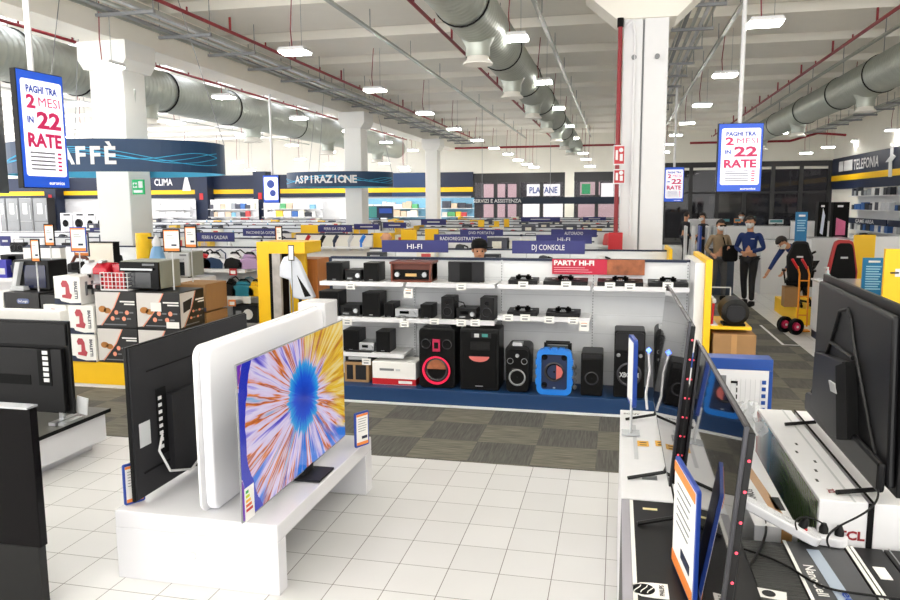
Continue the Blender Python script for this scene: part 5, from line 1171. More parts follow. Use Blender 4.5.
# ------------------------------------------------------------------ right foreground: stacks of TV cartons
dark_carton = M('carton charcoal', '121213', .45, noise=.15, nscale=18, spec=.3); wrap_white = M('carton white', 'ececee', .45, noise=.04, nscale=10, bump=.1)
def flat(name, label, x0, x1, y0, y1, z0, z1, m_, seam=None):
    t = thing(name, label, 'box', ((x0+x1)/2, (y0+y1)/2, z0)); hx, hy, h = (x1-x0)/2, (y1-y0)/2, z1-z0
    MB().box(-hx, hx, -hy, hy, 0, h, m_).build('carton', t, bevel=.004)
    if seam is not None: MB().box(seam-.004, seam+.004, -hy, hy, h, h+.002, black2).box(seam-.004, seam+.004, -hy-.002, -hy, 0, h, black2).build('strap', t)
    return t
for k, (z0, z1) in enumerate(((0, .26), (.265, .525), (.53, .795))):
    t = flat('tv_carton', ['white television carton, top of the far stack by the thin TV', 'white television carton, middle of that far stack', 'white television carton on the floor under the thin TV'][2-k], .045, .50, 3.24, 4.68, z0, z1, wrap_white, seam=.0)
    if k == 2:
        H = z1-z0+.0015
        for j, (a_, b_) in enumerate(((643, 443), (661, 443))):
            p = at(a_, b_, Z=.8); MB().box(-.03, .03, -.045, .045, 0, .001, M('yellow sticker', 'e8b040', .5)).build('sticker', t, loc=(p.x-.2725, p.y-3.96, H)); MB().box(-.018, .018, -.03, -.02, .001, .002, darkgrey).box(-.018, .018, .01, .02, .001, .002, darkgrey).build('sticker_print', t, loc=(p.x-.2725, p.y-3.96, H))
        text('SONY', .03, darkgrey, t, (-.16, .63, H), '+Z', width=.1)
        q = MB(); q.box(-.13, -.06, -.48, -.42, H-.001, H, print_grey); q.box(.03, .09, -.5, -.45, H-.001, H, print_grey); q.box(-.16, -.14, -.2, .4, H-.001, H, lightgrey); q.box(.08, .083, -.7, .7, H-.001, H, print_grey); q.box(.16, .18, .3, .55, H-.001, H, print_grey); q.build('print', t)
        MB().face([(-.235, -.72, .265), (.1, -.72, .267), (.1, -.80, .27), (-.22, -.79, .255)], wrap_white); 
for k, (z0, z1) in enumerate(((0, .26), (.265, .525), (.53, .795))):
    t = flat('tv_carton', ['charcoal television carton with shield logo, top of the near stack', 'charcoal television carton, middle of the near stack', 'charcoal television carton on the floor, near stack'][2-k], .045, .495, 1.75, 3.225, z0, z1, dark_carton)
    if k == 2:
        H = z1-z0
        MB().box(-.225, -.19, -.74, .73, H, H+.004, M('grey strip', 'a2a0a8', .4, noise=.05)).build('edge_protector', t, bevel=.002); MB().box(-.19, -.175, -.74, .73, H, H+.002, paper).build('white_edge', t)
        p = at(650, 508, Z=.8); MB().box(-.03, .03, -.01, .01, H, H+.001, M('pale yellow', 'f0e0a8', .5)).build('sticker', t, loc=(p.x-.27, p.y-2.4875, 0))
        p = at(641, 588, Z=.8); lx, ly = p.x-.27, p.y-2.4875
        MB().prism([(-.05, 0), (-.045, .025), (-.02, .045), (.02, .05), (.07, .05), (.07, -.05), (.02, -.05), (-.02, -.045), (-.045, -.025)], 'Z', H+.0005, H+.002, paper).build('logo_field', t, loc=(lx+.02, ly, 0))
        MB().prism(disc(.036, 20), 'Z', H+.002, H+.003, black2).build('logo_disc', t, loc=(lx+.01, ly, 0))
        q = MB(); 
        for s_ in (-1, 0, 1): q.tube([(lx+.01+.022*s_-.012*math.cos(k_*PI/4), ly-.025+.0125*k_, H+.003) for k_ in range(5)], .0022, paper, 4)
        q.build('logo_waves', t); text('PHILIPS', .016, black2, t, (lx+.068, ly, H+.0035), width=.07, rot=(0, 0, PI/2))
led = M('ambient led', 'ff4a5e', .3, emit=.8)
scr_m = M('tv glass', '050304', .03, spec=.4)
def edge_tv(label, X, Y0, Y1, z0, z1, tilt, legs):
    t = thing('television', label, 'television', (X, (Y0+Y1)/2, z0)); hy = (Y1-Y0)/2; h = z1-z0
    r = bpy.data.objects.new('cabinet', None)
    bpy.data.objects.remove(r)
    rot = (0, tilt, 0)
    MB().box(0, .012, -hy, hy, 0, h, M('bezel', '3a3a3e', .3, .5)).build('frame', t, rot=rot, bevel=.002)
    MB().box(-.001, 0, -hy+.006, hy-.006, .02, h-.006, scr_m).build('display', t, rot=rot)
    MB().box(.012, .032, -hy+.012, hy-.012, .01, h-.02, black).prism([(-hy*.8, .02), (hy*.8, .02), (hy*.7, h*.55), (-hy*.7, h*.55)], 'X', .032, .065, black).build('rear_cover', t, rot=rot, bevel=.003)
    q = MB()
    k_ = 0; z = .06
    while z < h-.06:
        for s_ in (-1, 1): q.lathe([(.0045, -.001), (.003, -.003), (0, -.003)] if s_ < 0 else [(.0045, .001), (.003, .003), (0, .003)], led, (.024, s_*(hy-.012), z), axis='Y', n=8)
        z += .085
    q.build('led_strip', t, rot=rot)
    for ly in legs:
        l_ = MB(); l_.tube([(.01, ly, .0), (.0, ly+.02, -.035), (-.17, ly-.02, -.062)], .009, black, 6); l_.tube([(.01, ly, .0), (.02, ly+.02, -.035), (.13, ly-.05, -.062)], .009, black, 6); l_.build('leg', t)
    return t
edge_tv('thin television seen edge-on over the white carton, red lights along its edge', .245, 3.23, 4.70, .865, 1.60, math.radians(4.6), (-.48, .50))
edge_tv('near thin television with mirror dark screen facing the bench TV', .278, 1.96, 3.2, .865, 1.53, math.radians(4.6), (-.4, .40))
tag_stand('large blue framed price card before the near mirror dark screen', .243, 2.50, .80, .34, .40, math.radians(-83))
# slim blue card seen edge on
t = thing('price_sign', 'slim blue price card on a tall stem, before the printed speaker', 'price tag', (.10, 4.25, .8))
h0 = at(635, 404, Y=4.25).z-.8; h1 = at(635, 337, Y=4.25).z-.8
MB().prism([(y_, z) for y_, z in rrect(.22, h1-h0, .03, cy=(h0+h1)/2)], 'X', -.008, .014, M('frame blue')).build('frame', t, rot=(0, 0, .12)); MB().box(-.010, -.008, -.09, .09, h0+.02, h1-.02, paper).build('card', t, rot=(0, 0, .12)); MB().cyl((0, -.08, 0), (0, -.08, h0+.05), .008, lightgrey).box(-.05, .05, -.12, -.02, 0, .006, M('clear foot', 'c8ccd0', .1)).build('stem', t)
t = thing('price_sign', 'white bent cable tag lit by a blue light behind thin TV', 'price tag', (.21, 4.7, .8)); t['label'] = 'white bent strip ending in a tiny blue light beside thin TV'; t['category'] = 'cable'
MB().tube([(0, 0, .0), (-.01, 0, .1), (.01, 0, .25), (.0, 0, .36)], .008, white, 6).build('strip', t, smooth=True); MB().lathe([(0, -.02), (.018, 0), (0, .02)], M('blue led', '4a6cff', .3, emit=6), (0, 0, .38)).build('led', t)

# boxes on the right
low = thing('low_platform', 'dark low platform under the near cartons', 'platform', (1.1, 2.9, 0)); MB().box(-.6, 1.0, -1.2, 1.45, 0, .5, M('platform grey', '5a5a5c', .6, noise=.05)).build('body', low)
corr = M('corrugated black', '2a2b28', .35, noise=.3, nscale=3, stretch=(2, 60, 2), bump=.6)
t = flat('tv_carton', 'ribbed black wrapped carton beside the near mirror dark screen', .50, .655, 1.75, 2.95, .505, .78, corr)
p = at(765, 592, Z=.78); MB().prism([(-.05, -.03), (.06, -.05), (.07, .01), (-.04, .03)], 'Z', 0, .001, paper).build('logo_field', t, loc=(p.x-.5775, p.y-2.35, .275)); MB().prism(disc(.022, 16), 'Z', .001, .002, darkgrey).build('logo_disc', t, loc=(p.x-.5675, p.y-2.36, .275))
t = flat('tv_carton', 'grey carton with crossing shop tape and nano lettering', .66, .875, 1.75, 2.97, .505, .78, M('carton mid grey', '4a4b4d', .4, noise=.12))
MB().box(-.108, -.096, -.61, .61, .275, .277, paper).build('white_edge', t)
MB().prism([(-.035, .55), (.01, .55), (.06, -.61), (.01, -.61)], 'Z', .275, .2765, M('tape blue grey', 'a9b6c6', .3)).build('shop_tape', t)
text('euronics', .032, brightblue, t, (.022, .1, .278), width=.26, rot=(0, 0, -PI/2+.04)); text('NanoCell', .035, paper, t, (-.06, .3, .278), width=.22, rot=(0, 0, -PI/2)); text('LG', .03, paper, t, (.075, .12, .278), rot=(0, 0, -PI/2)); MB().box(.066, .09, -.2, -.02, .275, .2765, lightgrey).build('small_print', t)
t = flat('tv_carton', 'black carton with double white stripe and nano lettering', .88, 1.015, 1.75, 2.97, .505, .78, dark_carton)
MB().box(-.065, -.052, -.61, .61, .275, .277, paper).box(-.046, -.036, -.61, .61, .275, .277, paper).build('double_stripe', t)
text('NanoCell', .045, paper, t, (.02, .08, .278), width=.26, rot=(0, 0, -PI/2)); MB().box(-.015, .025, .36, .45, .275, .277, paper).build('emblem', t)
t = flat('tv_carton', 'charcoal carton with large pale label at the picture edge', 1.02, 1.5, 1.75, 2.97, .505, .78, dark_carton)
MB().prism(rrect(.2, .3, .03, cx=-.06, cy=.25), 'Z', .275, .277, lightgrey).build('label', t); MB().box(-.225, -.22, -.61, .61, .275, .277, midgrey).build('edge_line', t)
# white brand cartons
fern = bpy.data.materials.new('fern picture'); fern.use_nodes = True
nt = fern.node_tree; b = nt.nodes['Principled BSDF']; tc = nt.nodes.new('ShaderNodeTexCoord'); wv = nt.nodes.new('ShaderNodeTexWave'); wv.wave_type = 'RINGS'; wv.inputs['Scale'].default_value = 9; wv.inputs['Distortion'].default_value = 6; wv.inputs['Detail'].default_value = 3
rp = nt.nodes.new('ShaderNodeValToRGB'); rp.color_ramp.elements[0].color = lin('0c110d'); rp.color_ramp.elements[1].color = lin('6f8a52'); rp.color_ramp.elements[0].position = .45
sp = nt.nodes.new('ShaderNodeSeparateXYZ'); r2 = nt.nodes.new('ShaderNodeValToRGB'); cr = r2.color_ramp; cr.elements[0].color = (0, 0, 0, 1); cr.elements[1].color = (1, 1, 1, 1); cr.elements[0].position = .5; cr.elements[1].position = .62
r3 = nt.nodes.new('ShaderNodeValToRGB'); cr = r3.color_ramp; cr.elements[0].color = lin('1b2a34'); cr.elements[1].color = lin('b5442f'); e = cr.elements.new(.72); e.color = lin('2f7fa5'); e = cr.elements.new(.85); e.color = lin('a8b8c0'); cr.elements[0].position = .55
ma = nt.nodes.new('ShaderNodeMath'); ma.operation = 'MULTIPLY_ADD'; ma.inputs[1].default_value = .72; ma.inputs[2].default_value = .5
mx = nt.nodes.new('ShaderNodeMix'); mx.data_type = 'RGBA'
for a_, b_ in ((tc.outputs['Object'], wv.inputs['Vector']), (wv.outputs['Fac'], rp.inputs[0]), (tc.outputs['Object'], sp.inputs[0]), (sp.outputs[1], ma.inputs[0]), (ma.outputs[0], r2.inputs[0]), (ma.outputs[0], r3.inputs[0]), (r2.outputs[0], mx.inputs[0]), (rp.outputs[0], mx.inputs[6]), (r3.outputs[0], mx.inputs[7]), (mx.outputs[2], b.inputs['Base Color'])): nt.links.new(a_, b_)
b.inputs['Roughness'].default_value = .2
def tcl(label, x0, x1, y0, y1, zt_, z0=.505, pic=True):
    t = flat('tv_carton', label, x0, x1, y0, y1, z0, zt_, wrap_white); w2 = (x1-x0)/2; hy = (y1-y0)/2; h = zt_-z0
    if pic: MB().box(-w2-.002, -w2, -hy+.02, hy, .0, h-.015, fern).build('picture_side', t)
    text('TCL', .035, M('carton red', '8f1a26', .5), t, (.03, -hy-.003, h*.70), width=.1, bold=.04); text('TCL', .025, M('carton red'), t, (-.02, -hy+.1, h+.002), width=.05, rot=(0, 0, -PI/2), bold=.04)
    q = MB()
    for k in range(5): q.box(-.05+.025*(k % 3), -.04+.025*(k % 3), -hy+.2+.12*k, -hy+.23+.12*k, h, h+.001, darkgrey)
    q.box(w2*.4, w2*.5, -hy, hy, h, h+.001, lightgrey); q.build('print', t)
    return t
t1 = tcl('white brand carton with green fern picture on its side', .79, .965, 2.99, 4.3, .95)
t2 = tcl('white brand carton beneath the feet of the ribbed back TV', .985, 1.30, 2.99, 4.3, .95, pic=False)
MB().box(-.166, -.158, -.655, .655, .445, .449, black2).box(-.18, -.158, -.658, -.656, 0, .445, black2).build('strap', t2)
t = flat('tv_carton', 'slim white carton with brown tape beside the fern picture', .57, .735, 3.05, 4.4, .505, .80, wrap_white)
MB().prism([(-.06, .6), (-.02, .6), (.06, -.675), (.02, -.675)], 'Z', .295, .297, tape).box(.02, .06, -.678, -.675, .15, .295, tape).build('brown_tape', t)
text('SONY', .035, darkgrey, t, (-.045, -.35, .298), width=.13, rot=(0, 0, -PI/2)); MB().box(.03, .07, -.5, -.36, .295, .297, darkgrey).box(-.08, -.04, .45, .62, .295, .297, M('cyan print')).build('print', t)
# blue topped carton standing behind
a = at(700, 380, Y=5.0); b_ = at(772, 380, Y=5.0); zt_ = at(735, 359, Y=5.0).z
t = thing('upright_carton', 'upright white carton with blue top band behind the flat cartons', 'box', (b_.x-.55, 5.0, 0)); w_ = .55
MB().box(0, w_, 0, .14, 0, zt_, wrap_white).build('carton', t, bevel=.01)
MB().box(-.003, w_+.003, -.004, .144, zt_-.07, zt_+.004, M('carton blue', '1c4a9c', .3)).box(w_-.02, w_+.004, -.003, .144, .0, zt_-.07, M('carton blue')).build('blue_band', t, bevel=.004)
MB().box(.12, .27, -.004, -.001, zt_-.19, zt_-.11, print_grey).build('logo_field', t); text('BS', .05, black2, t, (.19, -.006, zt_-.15), bold=.05)
q = MB(); 
for k in range(7): q.box(.30+.03*k, .302+.03*k, -.003, -.001, zt_-.5, zt_-.13, lightgrey)
q.box(.30, .34, -.004, -.001, zt_-.16, zt_-.145, black2)
for k in range(6): q.box(.335, .342, -.004, -.001, zt_-.4+.045*k, zt_-.37+.045*k, black2)
q.build('print', t)
q = MB()
for k in range(6): q.box(w_-.06, w_-.035, -.004, -.001, zt_-.16-.045*k, zt_-.135-.045*k, M('carton blue'))
q.build('side_print', t)
# crumpled wrap
t = thing('plastic_wrap', 'crumpled clear plastic wrap lying on the flat cartons', 'plastic wrap', (.70, 4.25, .84)); rr = random.Random(3)
bm_ = bmesh.new(); bmesh.ops.create_grid(bm_, x_segments=14, y_segments=14, size=.5)
for v in bm_.verts: v.co = (v.co.x*.28, v.co.y*.55, .04+rr.uniform(-.03, .05))
me = bpy.data.meshes.new('sheet'); bm_.to_mesh(me); bm_.free(); me.materials.append(M('clear wrap', 'e8ecf0', .12, alpha=.35)); o = bpy.data.objects.new('sheet', me); COL.objects.link(o); o.parent = t; o.location.z = .02
# power strips and cables
def strip(label, p0, p1, wd, n, plugs=()):
    p0, p1 = Vector(p0), Vector(p1); d = (p1-p0); L_ = d.length; t = thing('power_strip', label, 'power strip', p0)
    rot = Vector((1, 0, 0)).rotation_difference(d).to_euler()
    MB().prism(rrect(L_, wd, wd*.49, cx=L_/2), 'Z', 0, .035, gloss_white).build('body', t, rot=rot, bevel=.006)
    for k in range(n):
        x = L_*(k+.7)/(n+.3); MB().lathe([(.019, .0352), (.019, .037), (.015, .037), (.014, .0352)], lightgrey, (x, 0, 0)).build('socket', t, rot=rot)
        if k in plugs: MB().lathe([(.017, .036), (.017, .055), (.009, .075), (0, .078)], black, (x, 0, 0)).build('plug', t, rot=rot, smooth=True)
    return t, rot, L_
q0 = at(739, 503, Y=2.98); q1 = at(818, 546, Z=.79)
t, rot, L_ = strip('long white power strip with red switch lying across the cartons', q0, q1, .08, 6, (4,))
MB().box(L_-.085, L_-.06, -.015, .015, .035, .041, red).build('switch', t, rot=rot, bevel=.002)
strip('short white power strip behind the long one', at(797, 537, Z=.785), at(848, 546, Z=.785), .085, 3, (1, 2))
def cable(label, pts, r=.004, m_=black):
    cu = bpy.data.curves.new('cable', 'CURVE'); cu.dimensions = '3D'; cu.bevel_depth = r; cu.bevel_resolution = 2; s_ = cu.splines.new('NURBS'); s_.points.add(len(pts)-1); s_.use_endpoint_u = True; s_.order_u = 4
    for i_, p in enumerate(pts): s_.points[i_].co = (*p, 1)
    ob = bpy.data.objects.new('cable', cu); COL.objects.link(ob); dg = bpy.context.evaluated_depsgraph_get(); me = bpy.data.meshes.new_from_object(ob.evaluated_get(dg)); bpy.data.objects.remove(ob)
    me.materials.clear(); me.materials.append(m_); o = bpy.data.objects.new('cable', me); COL.objects.link(o); tag(o, label, 'cable')
cable('black cable dropping from the ribbed back TV to the power strip', [at(848, 420, X=1.0), at(853, 455, X=.98), at(872, 470, Y=3.05), at(884, 500, Y=2.9), at(858, 518, Y=2.88), at(832, 528, Y=2.84), at(824, 540, Y=2.8), at(830, 548, Z=.80)])
cable('long black cable trailing over the near cartons', [at(744, 549, Z=.79), at(780, 560, Z=.79), at(800, 575, Z=.79), at(830, 592, Z=.79), at(865, 594, Z=.79), at(905, 600, Z=.79)], .0045)
cable('thick black cable curving at the foot of the near mirror dark TV', [at(742, 500, Z=.82), at(757, 500, Z=.80), at(765, 515, Z=.80), at(770, 540, Z=.79), at(742, 575, Z=.79)], .005)
cable('short black cable looping between the two power strips', [at(797, 530, Y=2.75), at(790, 515, Y=2.8), at(808, 512, Y=2.84), at(826, 526, Y=2.82)], .003)
# ribbed back TV
t = thing('television', 'large dark television back with a bent tube rib, on white cartons', 'television', (1.035, 3.5, .955))
TX = 1.035
def tl(px_, py_, X=1.0): p = at(px_, py_, X=X); return (p.y-3.5, p.z-.955)
A, B, C, D2 = (-.57, .045), (-.57, .755), (.60, .775), (.58, .055)
backm = M('tv back charcoal', '131315', .45, noise=.1, nscale=60, spec=.4)
MB().prism([A, B, C, D2], 'X', 0, .02, black).build('panel', t, bevel=.004); MB().box(.02, .022, -.55, .57, .07, .74, scr_m).build('display', t)
MB().prism([(-.56, .07), (-.5, .72), (.56, .745), (.57, .09)], 'X', -.03, 0, backm).build('rear_cover', t, bevel=.02, seg=3)
MB().prism([(-.55, .05), (-.55, .17), (.30, .19), (.58, .16), (.58, .06)], 'X', -.06, -.03, M('tv back black')).build('lower_cover', t, bevel=.015)
rb = [tl(812, 392), tl(831, 342), tl(840, 311), (tl(848, 309)), tl(851, 318), tl(854, 345), tl(868, 420), tl(877, 462)]
MB().tube([(-.035, y_, z) for y_, z in rb], .008, backm, 8).tube([(-.035, *tl(831, 342)), (-.035, *tl(853, 358))], .01, backm, 8).build('rib', t, smooth=True)
MB().prism([tl(822, 352), tl(851, 362), tl(853, 440), tl(838, 436), tl(818, 405)], 'X', -.07, -.03, M('tv back mid', '1a1a1c', .45, noise=.1, nscale=60)).build('connector_box', t, bevel=.004)
MB().prism([tl(845, 366), tl(856, 362), tl(858, 440), tl(846, 440)], 'X', -.075, -.03, black2).build('port_column', t, bevel=.003)
MB().prism([tl(829, 380, .96), tl(835, 384, .96), tl(837, 394, .96), tl(831, 391, .96)], 'X', -.078, -.07, lightgrey).build('rating_label', t)
for y_ in (-.42, .50): MB().tube([(0, y_, .06), (-.02, y_, .02), (-.17, y_-.03, .008)], .010, black, 6).tube([(0, y_, .06), (.1, y_, .008)], .010, black, 6).build('leg', t, smooth=True)

# ------------------------------------------------------------------ right side of the hall
t = thing('counter', 'long white service counter with navy kick strip', 'counter', (4.3, 10.8, 0))
MB().box(-1.32, 1.6, -1.9, 1.6, .12, .88, white).build('body', t, bevel=.01); MB().box(-1.30, 1.58, -1.88, 1.58, 0, .12, navy).build('kick_strip', t); MB().box(-1.34, 1.62, -1.92, 1.62, .88, .91, gloss_white).build('worktop', t, bevel=.004)
p = at(828, 270, Y=11.5); t = thing('soap_bottle', 'small clear pump bottle on the white service counter', 'bottle', (p.x, 11.5, .91)); MB().lathe([(0, 0), (.05, 0), (.05, .12), (.02, .16), (.02, .2), (0, .2)], M('clear soap', 'c8dce0', .15), n=14).build('body', t, smooth=True); MB().cyl((0, 0, .2), (0, 0, .24), .01, white).box(-.05, .01, -.01, .01, .23, .25, white).build('pump', t)
t = thing('card_terminal', 'dark flat terminal lying on the white service counter', 'terminal', (at(841, 273, Y=11).x, 11, .91)); MB().box(-.14, .14, -.05, .1, 0, .03, darkgrey).build('body', t, bevel=.006); MB().box(-.1, .04, -.02, .07, .03, .033, black2).build('keys', t)
def panel_text(label, px0, px1, py0, py1, Y, m_, zf=None, lines=10, title=True, rz=0):
    a, b = at(px0, py1, Y=Y), at(px1, py0, Y=Y); t = thing('info_panel', label, 'sign', ((a.x+b.x)/2, Y, a.z), rz); w_ = (b.x-a.x)/2; h = b.z-a.z
    MB().box(-w_, w_, 0, .03, 0, h, m_).build('board', t)
    q = MB()
    for k in range(lines): q.box(-w_*.7, w_*(.75-.12*(k % 3)), -.004, 0, h*(.76-.065*k), h*(.79-.065*k), M('pale cyan print', '9ad0ea', .5))
    q.build('print', t)
    if title: q = MB().box(-w_*.5, w_*.6, -.004, 0, h*.88, h*.93, white).build('title', t)
    if zf is not None: MB().box(-w_*.9, w_*.9, .0, .05, -(a.z-zf), 0, white).build('foot', t)
    return t
panel_text('light blue text board standing on the service counter', 861, 885, 258, 296, 9.3, panelblue, .91)
panel_text('light blue standing totem behind the black gaming chair', 794, 808, 212, 250, 15.5, panelblue, 0, lines=5)
t = thing('yellow_box', 'tall yellow box with white socket at the picture edge', 'box', (at(883, 290, Y=8.3).x, 8.3, 0))
a = at(885, 249, Y=8.3); MB().box(0, 1.2, 0, .05, .5, a.z, yellow).build('body', t); MB().box(.1, .16, -.005, 0, a.z-.28, a.z-.2, white).cyl((.13, -.005, a.z-.24), (.05, -.03, a.z-.24), .008, black).build('socket', t)
MB().box(0, 1.2, -.3, .05, .0, .5, M('light wood')).build('base', t)
a, b = at(853, 262, Y=14.4), at(876, 235, Y=14.4); o = MB().box(a.x, b.x, 14.4, 14.46, 0, b.z, yellow).box(b.x, b.x+.9, 14.4, 14.46, 0, b.z-.03, white).build('partition_screen'); tag(o, 'yellow and white low screen behind the red gaming chair', 'partition')
def gaming_chair(label, px_, Y, m_edge, ytop, rz, z0=0):
    p = at(px_, ytop, Y=Y); t = thing('gaming_chair', label, 'chair', (p.x, Y, z0), rz); H = p.z-z0
    t.scale = (.8, .8, 1) if z0 == 0 else (.72, .8, .93)
    prof = [(-.24, .5), (.24, .5), (.28, .75), (.29, .95), (.2, H-.12), (.17, H-.03), (.1, H), (-.1, H), (-.17, H-.03), (-.2, H-.12), (-.29, .95), (-.28, .75)]
    MB().prism(prof, 'Y', -.05, .08, m_edge).build('backrest_shell', t, bevel=.025, seg=3)
    MB().prism([(x*.88, .5+(z-.5)*.95) for x, z in prof], 'Y', .08, .10, black2).prism([(x*.86, .5+(z-.5)*.95) for x, z in prof], 'Y', -.07, -.05, black2).build('backrest', t, bevel=.01)
    MB().box(-.07, .07, -.075, -.07, H-.3, H-.27, lightgrey).build('logo', t)
    MB().box(-.27, .27, .02, .5, .4, .52, black2).build('seat', t, bevel=.03, seg=3)
    for s_ in (-1, 1): MB().tube([(s_*.28, .3, .42), (s_*.33, .3, .66)], .02, black).box(s_*.33-.045, s_*.33+.045, .15, .42, .66, .69, black).build('armrest', t)
    MB().cyl((0, .25, .1), (0, .25, .42), .03, darkgrey).build('column', t)
    for k in range(5):
        a_ = 2*PI*k/5; MB().tube([(0, .25, .12), (.3*math.cos(a_), .25+.3*math.sin(a_), .08)], .02, black).lathe([(0, -.02), (.035, -.02), (.035, .02), (0, .02)], black2, (.3*math.cos(a_), .25+.3*math.sin(a_), .036), axis='Y', n=10).build('leg', t)
gaming_chair('black gaming chair with red edges seen from behind', 844, 13.2, M('chair red', 'b02a2a', .5), 240, .1, .0)
gaming_chair('all black gaming chair beside the staff bending over', 801, 13.6, black, 236, -.2, .28)
p0 = at(768, 303, Z=0)
t = thing('yellow_base', 'low yellow platform under the black gaming chair', 'base', (3.45, 14.2, 0)); t.name = 'sale_platform'
MB().box(-.45, .45, -.75, 1.0, 0, .28, yellow).build('body', t, bevel=.005)
t = thing('hand_truck', 'orange and yellow hand truck with two black wheels', 'hand truck', (2.83, 12.55, 0))
orm = M('truck orange', 'e8901e', .4)
for s_ in (0, .14): MB().tube([(s_, 0, .12), (s_, .02, .95), (s_-.05, -.05, 1.08)], .014, orm, 8).tube([(s_-.05, -.05, 1.05), (s_-.15, -.12, 1.2)], .02, red, 8).build('rail', t, smooth=True)
for z in (.3, .6, .85): MB().tube([(0, .01, z), (.14, .01, z)], .012, orm, 6).build('crossbar', t)
MB().box(-.02, .2, .02, .2, .03, .05, orm).build('toe_plate', t)
for i_, (x, y_) in enumerate(((-.16, .12), (-.04, -.1))):
    w0 = MB().lathe([(.1, -.035), (.13, -.03), (.13, .03), (.1, .035), (.06, .02)], black2, (0, 0, 0), axis='Y', n=24).build('wheel', t, loc=(x, y_, .13), rot=(0, 0, .5), smooth=True); MB().lathe([(0, -.036), (.06, -.036), (.07, .0), (.06, .036), (0, .036)], crimson, axis='Y', n=20).lathe([(0, -.045), (.02, -.045), (.02, .045), (0, .045)], lightgrey, axis='Y').build('hub', w0, smooth=True)
t = thing('folded_pushchair', 'dark folded trolley standing on the yellow platform', 'trolley', (3.02, 13.1, .0)); t.location = (3.15, 13.75, .28)
MB().tube([(-.2, 0, 0), (.1, 0, .5), (.0, 0, .85), (.2, .1, .95)], .02, black2).tube([(.2, 0, 0), (-.1, .05, .5), (.1, .05, .9)], .02, black2).box(-.12, .15, -.05, .1, .35, .7, black2).build('frame', t); MB().box(-.3, -.05, -.1, .15, 0, .35, card).build('carton', t)

def block(name, label, cat, px0, px1, ytop, Y, dep, m_, top=None, z0=0):
    a, b = at(px0, ytop, Y=Y), at(px1, ytop, Y=Y); t = thing(name, label, cat, ((a.x+b.x)/2, Y, z0)); w_ = (b.x-a.x)/2
    MB().box(-w_, w_, 0, dep, 0, a.z-z0-.03, m_).build('body', t, bevel=.005); MB().box(-w_-.01, w_+.01, -.01, dep+.01, a.z-z0-.03, a.z-z0, top or gloss_white).build('top', t)
    return t
block('counter', 'slate counter behind the person in the tan jacket', 'counter', 709, 735, 247, 17.5, .6, M('slate', '3b4656', .5))
block('counter', 'white counter behind the bending person', 'counter', 762, 800, 240, 17.8, .6, white)
block('counter', 'long white checkout desk under the tall portrait screen', 'counter', 726, 790, 226, 24, .8, white)
block('counter', 'white display counter deep behind the blue totem', 'counter', 796, 833, 221, 27, .8, white)
block('counter', 'low grey counter before the dark glass facade', 'counter', 690, 725, 219, 29, .8, lightgrey)
block('showcase', 'white showcase with goods before the telephone wall', 'counter', 812, 850, 238, 19.5, .8, white)
block('showcase', 'wide white desk behind the yellow and white low screen', 'counter', 850, 905, 240, 17.5, .8, white)
for i_, (x0, Y) in enumerate(((694, 20), (700.5, 19), (708, 19), (714, 19), (722, 20), (686, 23))):
    a, b = at(x0-1.8, 262, Y=Y), at(x0+1.8, 226, Y=Y); t = thing('security_gate', ['slim white gate post nearest the standing shopper', 'blue edged gate post before the dark dressed shopper', 'white gate post next to the blue edged one', 'clear white gate post left of the tan jacket', 'thin gate post right behind the tan jacket', 'far thin gate post by the column'][i_], 'gate', ((a.x+b.x)/2, Y, 0)); w_ = (b.x-a.x)/2
    MB().box(-w_, w_, 0, .5, .08, b.z, [white, M('frame blue'), white, M('pale glass', 'c8d0d4', .1), lightgrey, white][i_]).build('post', t, bevel=.02); MB().box(-w_*1.5, w_*1.5, -.05, .55, 0, .08, darkgrey).build('foot', t)
for i_, (x0, x1, y0, y1, Y, m_, lb) in enumerate(((723, 731, 219, 226, 23.8, black, 'black'), (749, 757, 216, 226, 23.8, darkgrey, 'dark grey'), (735, 742, 219, 226, 24.2, orange, 'orange backed'), (770, 785, 220, 227, 24, lightgrey, 'pale wide'), (700, 706, 213, 220, 28.8, darkgrey, 'tiny dark'))):
    a, b = at(x0, y1, Y=Y), at(x1, y0, Y=Y); t = thing('monitor', lb+' monitor on a checkout desk near the dark facade', 'monitor', ((a.x+b.x)/2, Y+.2, a.z+.01)); w_ = (b.x-a.x)/2; h = b.z-a.z
    MB().box(-w_, w_, 0, .04, .08, h, m_).build('casing', t); MB().box(-w_*.85, w_*.85, -.006, 0, .12, h*.93, M('screen teal', '3f7a80', .3, emit=.1)).build('display', t); MB().cyl((0, .02, 0), (0, .02, .1), .03, black).build('stand', t)
for i_, (x0, x1) in enumerate(((817, 829), (832, 850))):
    Y = 21; a, b = at(x0, 235, Y=Y), at(x1, 202, Y=Y); t = thing('promo_totem', ['black promotional totem with white phone picture', 'black promotional totem with pink screen picture'][i_], 'totem', ((a.x+b.x)/2, Y, 0)); w_ = (b.x-a.x)/2
    MB().box(-w_, w_, 0, .3, 0, b.z, black2).build('body', t, bevel=.01); MB().box(-w_*.6, w_*.3, -.006, 0, b.z-.55, b.z-.2, lightgrey).build('caption', t) if 0 else MB().box(-w_*.5, w_*.2, -.006, 0, b.z-.13, b.z-.08, white).build('caption', t)
    if i_: MB().prism([(-w_*.6, b.z-.85), (w_*.6, b.z-.85), (w_*.6, b.z-.5), (-w_*.6, b.z-.4)], 'Y', -.006, 0, M('pink picture', 'e86a98', .4, noise=.4, nscale=3)).build('picture', t)
    else: MB().prism([(-w_*.5, b.z-.8), (w_*.1, b.z-.85), (w_*.4, b.z-.35), (-w_*.1, b.z-.15)], 'Y', -.006, 0, M('phone white', 'dfe6f8', .3)).build('picture', t)
